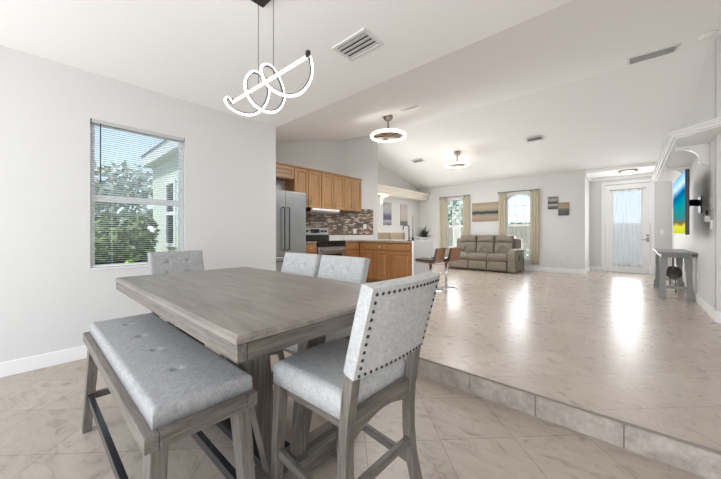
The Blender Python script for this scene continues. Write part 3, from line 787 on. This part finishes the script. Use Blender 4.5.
upper(2.49, 3.45, 2.255, 2.50, 'short oak cabinet above the steel refrigerator', 2, None, .297, None)
upper(3.455, 4.14, 1.735, 2.50, 'two-door oak upper cabinet right beside the refrigerator', 2)
upper(4.145, 4.83, 1.735, 2.50, 'two-door oak upper cabinet in the middle, right of the range hood', 2)
upper(4.835, 5.405, 1.735, 2.50, 'two-door oak upper cabinet at the end nearest the peninsula', 2, [(.0, 0), (.57, 0), (.545, .015), (.27, .27), (.0, .27)])
# refrigerator
T = thing('refrigerator', 'stainless steel french-door refrigerator beside the oak cabinets', 'refrigerator', (-4.40, 2.50, UP), R(90))
MB().box(0, .88, .04, .70, .0, 1.80).build('body', 'steel', T, bevel=.006)
for a, b_ in ((.004, .438), (.442, .876)):
    d = MB().box(a, b_, -.03, .038, .68, 1.795).build('door', 'steel', T, bevel=.010)
    xx = b_-.045 if a < .2 else a+.045
    MB().tube([(xx, -.03, .78), (xx, -.085, .79), (xx, -.085, 1.50), (xx, -.03, 1.51)], .012, 8).build('handle', 'steel_dk', d)
d = MB().box(.004, .876, -.03, .038, .06, .672).build('drawer', 'steel', T, bevel=.010)
MB().tube([(.12, -.03, .60), (.12, -.085, .60), (.76, -.085, .60), (.76, -.03, .60)], .012, 8).build('handle', 'steel_dk', d)
# base cabinets
BX = -4.50
def base(loc, rot, w_, label, doors, drawers=1, depth=.60, knobs=1, group='honey oak base cabinets'):
    T = thing('base_cabinet', label, 'cabinet', (*loc, UP), rot, group)
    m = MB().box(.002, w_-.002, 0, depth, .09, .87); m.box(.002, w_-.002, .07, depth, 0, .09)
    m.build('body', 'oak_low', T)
    for k in range(drawers):
        a = w_*k/drawers+.008; b_ = w_*(k+1)/drawers-.008
        d = shaker(MB(), a, b_, .715, .855, -.001, flat=True).build('drawer', 'oak_low', T, bevel=.002)
        for j in range(knobs):
            xx = a+(b_-a)*(j+.5)/knobs
            q = MB().lathe([(.006, 0), (.006, .014), (.016, .02), (.014, .03), (0, .033)], seg=12).build('knob', 'chrome', d, smooth='all')
            q.location = (xx, -.025, .785); q.rotation_euler = (R(90), 0, 0)
    for k in range(doors):
        a = w_*k/doors+.008; b_ = w_*(k+1)/doors-.008
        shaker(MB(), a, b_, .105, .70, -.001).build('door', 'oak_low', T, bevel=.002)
    return T
base((BX, 3.40), R(90), .325, 'narrow oak base cabinet between the refrigerator and the range', 1, 1)
base((BX, 4.50), R(90), .44, 'narrow oak base cabinet between the range and the peninsula', 1, 1)
PY = 4.95
base((-4.465, PY), 0, .775, 'two-door oak base cabinet in the peninsula, nearer the range', 2, 1, knobs=2)
base((-3.685, PY), 0, .555, 'single-door oak base cabinet at the open end of the peninsula', 1, 1)
m = MB()
m.box(-5.145, BX+.025, 3.385, 3.722, UP+.875, UP+.912)
tag(m.build('countertop', 'counter', bevel=.004), 'small brown granite countertop left of the range', 'countertop', None)
m = MB().prism([(-5.145, 4.494), (BX+.025, 4.494), (BX+.025, PY-.025), (-3.13, PY-.025), (-3.13, PY+.64), (-4.66, PY+.64), (-5.145, 4.995)], UP+.875, UP+.912)
tag(m.build('countertop', 'counter', bevel=.004), 'long L-shaped brown granite countertop over the peninsula', 'countertop')
# white end and pony wall of the peninsula
m = MB().box(-3.128, -3.09, PY-.0, PY+.66, UP, UP+.925).box(-4.58, -3.09, PY+.662, PY+.78, UP, UP+.925)
pw = struct(m.build('wall_peninsula', 'trim', bevel=.003))
# range
T = thing('range', 'stainless steel range with black glass cooktop and oven door', 'stove', (BX+.02, 3.728, UP), R(90))
MB().box(.0, .762, .02, .62, .04, .90).build('body', 'steel', T, bevel=.004)
MB().box(-.002, .764, -.01, .60, .90, .918).build('cooktop', 'blackglass', T, bevel=.003)
MB().box(.0, .762, -.005, .02, .80, .90).build('front_panel', 'blackglass', T, bevel=.003)
d = MB().box(.008, .754, -.02, .02, .25, .79).build('oven_door', 'steel', T, bevel=.006)
MB().box(.12, .64, -.024, -.02, .38, .66).build('oven_window', 'blackglass', d)
MB().tube([(.06, -.02, .74), (.06, -.06, .74), (.70, -.06, .74), (.70, -.02, .74)], .011, 8).build('handle', 'steel', d)
MB().box(.008, .754, -.018, .02, .05, .235).build('storage_drawer', 'steel', T, bevel=.006)
bg = MB().prism([(.56, .918), (.52, 1.03), (.54, 1.19), (.62, 1.19), (.62, .918)], 0, .762, 'yz').build('back_panel', 'steel', T)
MB().box(.27, .49, .515, .527, 1.08, 1.16).build('clock_display', 'blackglass', bg)
for xx in (.07, .17, .58, .68):
    k = MB().lathe([(.026, 0), (.024, .022), (0, .024)], seg=14).build('knob', 'black', bg, smooth=True); k.location = (xx, .53, 1.12); k.rotation_euler = (R(90), 0, 0)
MB().box(.0, .762, .50, .535, .918, 1.04).build('vent_strip', 'black', bg)
# hood
T = thing('range_hood', 'slim white and steel range hood under the oak cabinets', 'hood', (-4.64, 3.74, 1.645), R(90))
MB().prism([(.0, .07), (.0, .03), (.06, 0), (.49, 0), (.49, .088), (.22, .088)], 0.0, .75, 'yz').build('shell', 'paper', T, bevel=.003)
MB().box(-.004, 0, .05, .49, 0, .088).build('end_cap', 'black', T)
MB().box(.10, .65, .10, .2, -.004, .0).build('lamp_lens', 'greyplastic', T)
# mosaic backsplash and white upstand
m = MB().box(-5.15, -5.142, 3.39, 5.09, UP+1.03, 1.735)
m.prism([(-5.142, 5.10), (-4.655, 5.63), (-4.647, 5.622), (-5.134, 5.09)], UP+1.03, 1.80)
struct(m.build('wall_backsplash', 'mosaic'))
m = MB().box(-5.15, -5.125, 3.39, 3.725, UP+.912, UP+1.03).box(-5.15, -5.125, 4.494, 5.08, UP+.912, UP+1.03)
m.prism([(-5.142, 5.10), (-4.655, 5.63), (-4.635, 5.612), (-5.122, 5.08)], UP+.912, UP+1.03)
struct(m.build('trim_9', 'quartz'))
def plate(x, y, z, rot, label, name='outlet', w_=.07, h=.115, mat='paper', cat='outlet', group=None, sw=False):
    T = thing(name, label, cat, (x, y, z), rot, group)
    MB().box(-w_/2, w_/2, -.006, 0, -h/2, h/2).build('plate', mat, T, bevel=.002)
    if sw: MB().box(-.014, .014, -.009, -.006, -.03, .03).build('rocker', mat, T, bevel=.001)
    else:
        for s in (-1, 1): MB().box(-.015, .015, -.008, -.006, s*.027-.012, s*.027+.012).build('socket', 'greyplastic', T, bevel=.002)
    return T
plate(-4.785, 5.472, 1.38, R(47), 'white outlet plate higher on the mosaic backsplash near the column', w_=.075)
plate(-4.95, 5.294, 1.27, R(47), 'white outlet plate lower on the mosaic backsplash, nearer the range', w_=.075)
# things on the peninsula
T = thing('kitchen_faucet', 'dark gooseneck faucet standing on the peninsula counter', 'faucet', (-3.47, 5.38, UP+.912))
MB().lathe([(.032, 0), (.032, .012), (.018, .03), (0, .03)], seg=16).build('base', 'steel_dk', T, smooth=True)
a = [(0, 0, .02), (0, 0, .28)] + [(-.06+.06*math.cos(t), -.02*(1-math.cos(t)), .28+.06*math.sin(t)) for t in [math.pi*k/8 for k in range(1, 9)]] + [(-.12, -.04, .22)]
MB().tube(a, .012, 10).build('spout', 'steel_dk', T, smooth='all')
MB().tube([(.02, 0, .05), (.055, 0, .075)], .008, 8).build('lever', 'steel_dk', T)
T = thing('bottle_stand', 'tall thin dark post standing behind the faucet', 'stand', (-3.45, 5.50, UP+.912))
MB().lathe([(.05, 0), (.05, .01), (.012, .02), (0, .02)], seg=16).build('base', 'steel_dk', T, smooth=True)
MB().tube([(0, 0, .01), (0, 0, .55)], [.010, .006], 8).build('post', 'steel_dk', T, smooth='all')
T = thing('soap_bottle', 'tiny dark soap bottle near the peninsula end', 'bottle', (-3.20, 5.10, UP+.912))
MB().lathe([(.0, 0), (.024, 0), (.024, .06), (.010, .08), (.010, .09), (0, .09)], seg=16).build('body', 'black', T, smooth=True)
MB().tube([(0, 0, .085), (0, 0, .11), (-.03, 0, .11)], .004, 6).build('pump', 'black', T)
T = thing('potted_succulent', 'dark spiky plant in a pale bowl on the peninsula end', 'plant', (-3.30, 5.70, UP+.93))
MB().lathe([(0, 0), (.075, 0), (.115, .05), (.105, .055), (0, .045)], seg=20).build('pot', 'pot', T, smooth='all')
m = MB(); rn = random.Random(3)
for k in range(46):
    a = rn.uniform(0, 6.28); el = rn.uniform(.15, 1.45); Ln = rn.uniform(.18, .32)
    d = Vector((math.cos(a)*math.cos(el), math.sin(a)*math.cos(el), math.sin(el))); s = Vector((-math.sin(a), math.cos(a), 0)); u = d.cross(s)
    p = Vector((0, 0, .045)); wd = .012
    b0 = [p-s*wd, p+u*wd*.4, p+s*wd, p-u*wd*.4]; md = [p+d*Ln*.45+q*wd*1.2 for q in (-s, u*.4, s, -u*.4)]
    V0 = [m.bm.verts.new(q) for q in b0]; V1 = [m.bm.verts.new(q) for q in md]; tip = m.bm.verts.new(p+d*Ln - Vector((0, 0, .02*math.cos(el))))
    for i in range(4):
        m.bm.faces.new((V0[i], V0[(i+1) % 4], V1[(i+1) % 4], V1[i])); m.bm.faces.new((V1[i], V1[(i+1) % 4], tip))
m.build('leaves', 'plantgreen', T)

# nook chairs behind the counter
def nook_chair(loc, rot, label):
    T = thing('nook_chair', label, 'chair', loc, rot, 'tan upholstered chairs behind the peninsula')
    MB().pad(-.23, .23, -.24, .24, .40, .49, .03, .015, (), 8, 8).build('seat', 'tan', T, smooth='all')
    m = MB(); n = 10
    q = Matrix(((1, 0, 0, 0), (0, .17, 1, .20), (0, .985, -.17, .46), (0, 0, 0, 1)))
    bk = MB(); bk.pad(-.22, .22, 0, .64, -.03, .045, .03, .01, (), 10, 10, q); bk.build('backrest', 'tan', T, smooth='all')
    for sx in (-1, 1):
        for sy in (-1, 1): MB().leg((sx*.21, sy*.21, 0), (sx*.19, sy*.19, .40), .03, .03, .04, .04).build('leg', 'brown', T)
    return T
nook_chair((-5.02, 6.62, UP), R(200), 'tan upholstered chair just beyond the mosaic wall, left of the faucet')
nook_chair((-4.88, 7.18, UP), R(190), 'tan upholstered chair directly behind the dark faucet')

# bar stools
def stool(loc, rot, label):
    T = thing('bar_stool', label, 'bar stool', loc, rot, 'low-back swivel bar stools')
    MB().lathe([(0, 0), (.20, 0), (.20, .006), (.05, .018), (.03, .03), (0, .03)], seg=32).build('base', 'chrome', T, smooth=True)
    MB().tube([(0, 0, .02), (0, 0, .52)], .026, 14).build('post', 'chrome', T, smooth='all')
    # L shaped bent shell: front edge at local -x
    prof = [(-.22, .545), (.10, .515), (.155, .53), (.185, .57), (.225, .80)]
    inn = [(-.22, .560), (.10, .532), (.145, .545), (.172, .58), (.210, .80)]
    m = MB()
    for i in range(len(prof)-1): m.prism([prof[i], prof[i+1], inn[i+1], inn[i]], -.175, .175, 'xz')
    bmesh.ops.remove_doubles(m.bm, verts=m.bm.verts, dist=1e-5)
    m.build('shell', 'brown', T)
    p2 = [(-.225, .560), (.10, .533), (.143, .547), (.169, .582), (.207, .80)]; i2 = [(-.225, .60), (.09, .585), (.12, .60), (.14, .63), (.178, .795)]
    m = MB()
    for i in range(len(p2)-1): m.prism([p2[i], p2[i+1], i2[i+1], i2[i]], -.170, .170, 'xz')
    bmesh.ops.remove_doubles(m.bm, verts=m.bm.verts, dist=1e-5)
    m.build('cushion', 'seatpad', T)
    MB().tube([(-.02, 0, .30), (-.17, 0, .27), (-.19, .12, .27)], .008, 6).build('footrest', 'chrome', T)
    return T
stool((-2.755, 5.0, UP), R(4), 'brown bent-shell bar stool nearer the camera, beside the white peninsula end')
stool((-2.67, 5.46, UP), R(-4), 'brown bent-shell bar stool farther from the camera, nearest the sofa')

# ------------------------------------------------------------------ sofa (front faces local -y)
T = thing('reclining_sofa', 'taupe leather three-seat reclining sofa below the windows', 'sofa', (-3.25, 9.02, UP))
W_ = 2.02; hw = W_/2; aw = .22
MB().box(-hw+.05, hw-.05, -.38, .44, .03, .30).build('base', 'leather', T, bevel=.02, seg=3)
for s in (-1, 1):
    arm = MB(); x0, x1 = (hw-aw, hw) if s > 0 else (-hw, -hw+aw)
    arm.prism([(-.43, .02), (-.45, .40), (-.43, .56), (-.36, .63), (-.20, .655), (.30, .64), (.44, .62), (.46, .02)], x0, x1, 'yz')
    a = arm.build('arm', 'leather', T, bevel=.045, seg=4)
    if s > 0:
        MB().lathe([(0, 0), (.05, 0), (.05, .006), (0, .008)], seg=16).build('recline_handle', 'black', a).matrix_local = Matrix.Translation((hw, -.12, .40)) @ Matrix.Rotation(R(90), 4, 'Y') @ Matrix.Scale(1.6, 4, (1, 0, 0))
sw_ = (W_-2*aw)/3
for k in range(3):
    xc = -hw+aw+sw_*(k+.5); e = .004
    MB().pad(xc-sw_/2+e, xc+sw_/2-e, -.45, .18, .30, .50, .06, .02, (), 12, 12).build('seat_cushion', 'leather', T, smooth='all')
    q = Matrix(((1, 0, 0, xc), (0, 0, -1, -.40), (0, 1, 0, .06), (0, 0, 0, 1)))
    p = MB(); p.pad(-sw_/2+e, sw_/2-e, 0, .24, -.03, .05, .03, .012, (), 10, 8, q); p.build('footrest_panel', 'leather', T, smooth='all')
    tl = .20; c_, s_ = math.cos(tl), math.sin(tl)
    q = Matrix(((1, 0, 0, xc), (0, s_, -c_, .24), (0, c_, s_, .46), (0, 0, 0, 1)))
    p = MB(); p.pad(-sw_/2+e, sw_/2-e, 0, .36, -.10, .12, .05, .02, ((0, .10, .018, .12),), 14, 12, q); bk = p.build('back_cushion', 'leather', T, smooth='all')
    p = MB(); arcp = [q @ Vector((-.16+.32*i/16, .02+.20*math.sin(math.pi*i/16), .150-.016*math.sin(math.pi*i/16))) for i in range(17)]
    p.tube(arcp, .006, 6); p.build('piping', 'leather_dk', bk, smooth='all')
    q2 = Matrix(((1, 0, 0, xc), (0, s_, -c_, .30), (0, c_, s_, .78), (0, 0, 0, 1)))
    p = MB(); p.pad(-sw_/2+e, sw_/2-e, 0, .23, -.10, .15, .075, .02, (), 14, 12, q2); p.build('headrest', 'leather', T, smooth='all')
MB().box(-hw+.06, hw-.06, .30, .47, .10, .92).build('back_frame', 'leather', T, bevel=.03, seg=3)

# ------------------------------------------------------------------ wall art
def canvas(x0, x1, z0, z1, mat, label, name='canvas_print', cat='picture', y=Y2, th=.03):
    T = MB().box(-(x1-x0)/2, (x1-x0)/2, -th, 0, -(z1-z0)/2, (z1-z0)/2).build(name, mat, loc=((x0+x1)/2, y+.002, (z0+z1)/2), bevel=.002)
    return tag(T, label, cat)
canvas(-3.83, -3.02, 1.60, 2.19, 'art_sunset', 'wide tan landscape painting between the two curtained windows', 'landscape_painting', 'painting')
canvas(-1.71, -1.475, 1.885, 2.225, 'art_surf', 'small grey surf print, upper left of the overlapping pair')
canvas(-1.465, -1.225, 1.70, 2.05, 'art_dusk', 'small brown dusk print, lower right of the overlapping pair')
for y0, y1, mt, lb in ((7.52, 7.92, 'art_sea', 'narrow blue-grey sea print on the nook wall, nearer the column'), (8.46, 8.86, 'art_lamp', 'narrow pale pier print on the nook wall, behind the faucet')):
    w_ = y1-y0
    o = MB().box(0, .03, -w_/2, w_/2, -.36, .36).build('canvas_print', mt, loc=(-5.802, (y0+y1)/2, 1.85), bevel=.002)
    tag(o, lb, 'picture')

# ------------------------------------------------------------------ right wall: television, holders, console
T = thing('television', 'large wall-mounted television showing a turquoise coast', 'television', (.768, 6.65, 1.63))
MB().box(-.225, -.185, -.76, .76, -.44, .44).build('casing', 'black', T, bevel=.008)
MB().box(-.2275, -.225, -.745, .745, -.425, .425).build('screen', 'tv', T)
mt = MB().box(-.012, 0, -.10, .10, -.12, .12).build('wall_mount', 'black', T, bevel=.003)
MB().bar((-.01, .06, .03), (-.10, -.12, .03), .03, .09).bar((-.10, -.12, .03), (-.185, .04, .03), .03, .09).build('swing_arm', 'black', mt)
MB().box(-.185, -.165, -.16, .16, -.13, .15).build('vesa_plate', 'black', mt)
T = thing('thermostat', 'small grey thermostat high on the right wall', 'thermostat', (.770, 5.80, 1.62), R(-90))
MB().box(-.055, .055, -.006, 0, -.045, .045).build('plate', 'paper', T, bevel=.003)
MB().box(-.045, .045, -.022, -.006, -.038, .038).build('cover', 'greyplastic', T, bevel=.004)
T = thing('remote_holder', 'white wall holder with remotes and pens below the thermostat', 'holder', (.770, 6.0, 1.42), R(-90))
MB().box(-.05, .05, -.05, 0, -.06, .02).build('box', 'paper', T, bevel=.003)
for xx, t in ((-.02, -.02), (.02, .03)): MB().bar((xx, -.025, -.02), (xx+t, -.025, .09), .012, .012).build('remote', 'black', T)
T = thing('wall_switch', 'grey switch plate at the right wall corner, below thermostat', 'switch', (.768, 5.77, 1.45), R(-90))
MB().box(-.075, .075, -.008, 0, -.06, .06).build('plate', 'greyplastic', T, bevel=.002)
for k in (-1, 0, 1): MB().box(k*.046-.014, k*.046+.014, -.012, -.008, -.03, .03).build('rocker', 'greyplastic', T, bevel=.001)
T = thing('remote_control', 'slim white remote clipped under the grey switch plate', 'remote control', (.770, 5.79, 1.32), R(-90))
MB().box(-.022, .022, -.02, 0, -.055, .055).build('body', 'paper', T, bevel=.004)
MB().box(-.014, .014, -.022, -.02, .0, .04).build('buttons', 'greyplastic', T)
plate(.768, 6.95, .55, R(-90), 'white outlet low on the right wall near the console table')
plate(.60, 10.9, 1.25, 0, 'white light switch to the right of the entry door', 'light_switch', cat='switch', sw=True)
plate(-1.36, Y2, .56, 0, 'white outlet low on the wall below the small prints')

T = thing('console_table', 'grey painted narrow console table with shaped legs under the television', 'table', (.555, 7.65, UP))
MB().box(-.225, .200, -.75, .75, .735, .765).build('top', 'dgrey', T, bevel=.004)
m = MB().box(-.18, .16, -.68, .68, .67, .735); m.build('apron', 'dgrey', T, bevel=.003)
for sx in (-1, 1):
    for sy in (-1, 1):
        x_t, x_b = sx*.135, sx*.16; y_t, y_b = sy*.60, sy*.645
        def at(z, w_, d_):
            f = 1-z/.67; return [(x_t+(x_b-x_t)*f+a*w_/2-.01, y_t+(y_b-y_t)*f+b_*d_/2, z) for a, b_ in ((-1, -1), (1, -1), (1, 1), (-1, 1))]
        m = MB(); st = [(.0, .095), (.14, .095), (.18, .065), (.45, .07), (.50, .09), (.67, .09)]
        for (za, wa), (zb, wb) in zip(st, st[1:]): m.hull8(at(za, wa, .05), at(zb, wb, .05))
        bmesh.ops.remove_doubles(m.bm, verts=m.bm.verts, dist=1e-5)
        m.build('leg', 'dgrey', T)
for sy in (-1, 1): MB().bar((-.16, sy*.64, .19), (.15, sy*.64, .19), .03, .045).build('cross_rail', 'dgrey', T)
MB().bar((-.01, -.62, .19), (-.01, .62, .19), .03, .04).build('long_rail', 'dgrey', T)
T = thing('hanging_ornament', 'dark round ornament on a strap hanging inside the console table', 'ornament', (.52, 7.12, UP+.665))
MB().box(-.012, .012, -.004, .004, -.21, 0).build('strap', 'olive', T)
o = MB().lathe([(0, -.02), (.06, -.022), (.105, -.008), (.11, 0), (.105, .010), (.05, .02), (0, .022)], seg=24).build('disc', 'olive', T, smooth='all')
o.location = (0, 0, -.24); o.rotation_euler = (R(62), R(10), 0)
for dx, l in ((-.035, .46), (.03, .58)): MB().tube([(dx, 0, -.26), (dx, 0, -l)], [.006, .010], 6).build('cord', 'olive', T)

# ------------------------------------------------------------------ outdoors
def shrub(name, loc, rx, ry, rz, n, size, mat, label, seed, cat='shrub', group=None, shape='ball', trunk=0.0):
    T = thing(name, label, cat, loc, 0, group); rn = random.Random(seed); m = MB()
    cl = []
    for _ in range(22):
        a = rn.uniform(0, 6.28); q = rn.uniform(-.6, 1); r_ = rn.uniform(.25, .7)
        cl.append(Vector((math.cos(a)*r_*rx, math.sin(a)*r_*ry, trunk + rz*(1+q*.55))))
    for i in range(n):
        c0 = cl[i % len(cl)]; d = Vector((rn.gauss(0, 1), rn.gauss(0, 1), rn.gauss(0, 1))).normalized()
        p = c0 + Vector((d.x*rx*.45, d.y*ry*.45, d.z*rz*.42))*rn.uniform(.75, 1.0)
        if p.z < .02: p.z = rn.uniform(.02, .3)
        t = Vector((rn.gauss(0, 1), rn.gauss(0, 1), rn.gauss(0, 1))).normalized(); s = t.cross(d).normalized()*size*rn.uniform(.35, .6); t = t*size*rn.uniform(.8, 1.3)
        v = [m.bm.verts.new(p+q) for q in (-t, s, t, -s)]; m.bm.faces.new(v)
    m.build('foliage', mat, T)
    m = MB()
    for k in range(5):
        a = rn.uniform(0, 6.28); m.tube([(math.cos(a)*.05, math.sin(a)*.05, -.02), (math.cos(a)*rx*.3, math.sin(a)*ry*.3, trunk+rz)], [.05 if trunk else .025, .012], 6)
    m.build('stem', 'stem', T)
    return T
GZ = -.14
shrub('shrub', (-6.6, 1.02, GZ), .85, .55, .86, 3800, .065, 'leaf', 'dense green shrub seen through the blinds of the dining window', 1)
shrub('flowering_tuft', (-4.75, .84, GZ), .11, .10, .52, 500, .05, 'leaf_lime', 'bright lime-green leaves just outside the dining window sill', 2, 'plant')
shrub('glare_tree', (-13.5, .9, GZ), 2.4, 3.2, 2.0, 3500, .16, 'leaf_pale', 'tree paled to imitate window glare, beyond the yard outside the dining window', 3, 'tree')
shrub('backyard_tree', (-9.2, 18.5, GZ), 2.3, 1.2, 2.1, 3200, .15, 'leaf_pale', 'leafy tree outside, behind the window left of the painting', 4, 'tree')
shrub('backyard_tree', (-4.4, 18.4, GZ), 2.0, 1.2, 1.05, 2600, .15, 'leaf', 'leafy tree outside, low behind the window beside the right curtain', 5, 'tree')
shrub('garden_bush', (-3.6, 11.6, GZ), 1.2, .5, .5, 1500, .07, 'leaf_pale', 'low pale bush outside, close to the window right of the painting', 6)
# neighbouring wing of the house
T = thing('house_wing', 'pale stucco house wing with shingled eave outside the dining window', 'building', (0, 0, GZ))
MB().box(-7.6, -6.02, 1.8, 6.2, 0, 2.9).box(-6.02, -5.32, 1.8, 2.34, 0, 2.9).build('wall', 'stucco', T)
MB().box(-7.72, -5.32, 1.66, 1.8, 2.76, 2.82).box(-7.72, -7.6, 1.8, 6.4, 2.76, 2.82).build('soffit', 'eave', T)
MB().box(-7.74, -5.32, 1.63, 1.66, 2.76, 2.98).box(-7.75, -7.72, 1.66, 6.4, 2.76, 2.98).build('fascia', 'eave', T)
MB().prism([(1.60, 2.98), (3.8, 3.85), (6.4, 2.98)], -7.78, -6.03, 'yz').prism([(1.60, 2.98), (2.33, 3.27), (2.33, 2.98)], -6.03, -5.32, 'yz').build('roof', 'shingle', T)
wf = MB().box(-6.66, -6.58, 1.77, 1.80, 1.1, 2.34).box(-6.16, -6.08, 1.77, 1.80, 1.1, 2.34).box(-6.58, -6.16, 1.77, 1.8, 1.1, 1.17).box(-6.58, -6.16, 1.77, 1.8, 2.27, 2.34).box(-6.58, -6.16, 1.77, 1.8, 1.69, 1.75).build('window', 'trim', T)
MB().box(-6.58, -6.16, 1.79, 1.799, 1.17, 2.27).build('pane', 'blackglass', wf)
# wooden fence behind the back windows
T = thing('garden_fence', 'weathered wooden fence across the yard behind the back windows', 'fence', (-4, 15.5, GZ))
m = MB()
for k in range(60): m.box(-6+k*.2, -6+k*.2+.185, -.012, .012, .05, 1.75)
m.build('boards', 'fencewood', T)
m = MB()
for z in (.35, 1.45): m.box(-6, 6, .013, .05, z, z+.09)
m.build('rail', 'fencewood', T)

# ------------------------------------------------------------------ daylight, camera
W = bpy.data.worlds.new('sky'); S.world = W; W.use_nodes = True; nt = W.node_tree
bg = nt.nodes['Background']
tc = N(nt, 'ShaderNodeTexCoord'); sp = N(nt, 'ShaderNodeSeparateXYZ'); nt.links.new(tc.outputs['Generated'], sp.inputs[0])
r = N(nt, 'ShaderNodeValToRGB'); e = r.color_ramp.elements
e[0].position = .0; e[0].color = (.30, .29, .27, 1); e[1].position = 1.0; e[1].color = (.42, .58, .88, 1)
for p, c in ((.49, (.36, .35, .33)), (.505, (.78, .85, .92)), (.56, (.58, .74, .92)), (.75, (.42, .60, .88))):
    x = e.new(p); x.color = (*c, 1)
mr = N(nt, 'ShaderNodeMapRange'); mr.inputs[1].default_value = -1; mr.inputs[2].default_value = 1
nt.links.new(sp.outputs[2], mr.inputs[0]); nt.links.new(mr.outputs[0], r.inputs['Fac'])
nt.links.new(r.outputs['Color'], bg.inputs['Color']); bg.inputs['Strength'].default_value = 1.25

def area(name, loc, rot, sx, sy, power, col=(1, 1, 1)):
    l = bpy.data.lights.new(name, 'AREA'); l.shape = 'RECTANGLE'; l.size = sx; l.size_y = sy; l.energy = power; l.color = col
    o = bpy.data.objects.new(name, l); COL.objects.link(o); o.location = loc; o.rotation_euler = rot
    return o
# added fill lamps at the unseen open back and a made-up nook opening
area('back_fill', (-.8, -2.15, 1.45), (R(90), 0, 0), 6.0, 2.5, 78, (1, .985, .97))
area('nook_fill', (-5.86, 6.55, 1.25), (R(90), 0, R(-90)), 1.0, 2.0, 48, (1, .99, .98))
area('door_daylight', (-.075, 10.80, 1.42), (R(-90), 0, 0), .58, 1.9, 13, (1, .995, .99))
area('window_daylight', (-4.42, 9.56, 1.45), (R(-90), 0, 0), .5, 1.7, 9, (1, .995, .99))
area('window_daylight', (-2.46, 9.56, 1.45), (R(-90), 0, 0), .5, 1.7, 11, (1, .995, .99))
sl = bpy.data.lights.new('sun', 'SUN'); sl.energy = 4.0; sl.angle = R(3); sl.color = (1, .96, .9)
so = bpy.data.objects.new('sun', sl); COL.objects.link(so); so.rotation_euler = (R(32), 0, R(4))
def lamp(name, loc, power, r_, col):
    l = bpy.data.lights.new(name, 'POINT'); l.energy = power; l.shadow_soft_size = r_; l.color = col
    o = bpy.data.objects.new(name, l); COL.objects.link(o); o.location = loc; return o
def down(name, loc, power, d, col):
    l = bpy.data.lights.new(name, 'AREA'); l.shape = 'DISK'; l.size = d; l.energy = power; l.color = col
    o = bpy.data.objects.new(name, l); COL.objects.link(o); o.location = loc; return o
down('fan_lamp', (-3.06, 4.10, roof(4.10)-.40), 28, .5, (1, .98, .95))
down('fan_lamp', (-3.36, 7.50, roof(7.50)-.39), 17, .5, (1, .98, .95))
lamp('entry_lamp', (-.05, 10.1, 2.45), 3.5, .2, (1, .97, .93))

cam = bpy.data.cameras.new('camera'); co = bpy.data.objects.new('camera', cam); COL.objects.link(co)
co.location = (0, 0, 1.2); co.rotation_euler = (R(90), 0, R(42))
cam.sensor_width = 36; cam.lens = 300/721*36; cam.shift_y = -5.5/721; cam.clip_start = .02
S.camera = co
S.view_settings.view_transform = 'Standard'; S.view_settings.look = 'None'; S.view_settings.gamma = 1; S.view_settings.use_curve_mapping = False
S.view_settings.exposure = 0.55
S.cycles.use_denoising = True
S.cycles.max_bounces = 10; S.cycles.diffuse_bounces = 6; S.cycles.glossy_bounces = 4; S.cycles.transparent_max_bounces = 24
S.cycles.sample_clamp_indirect = 6
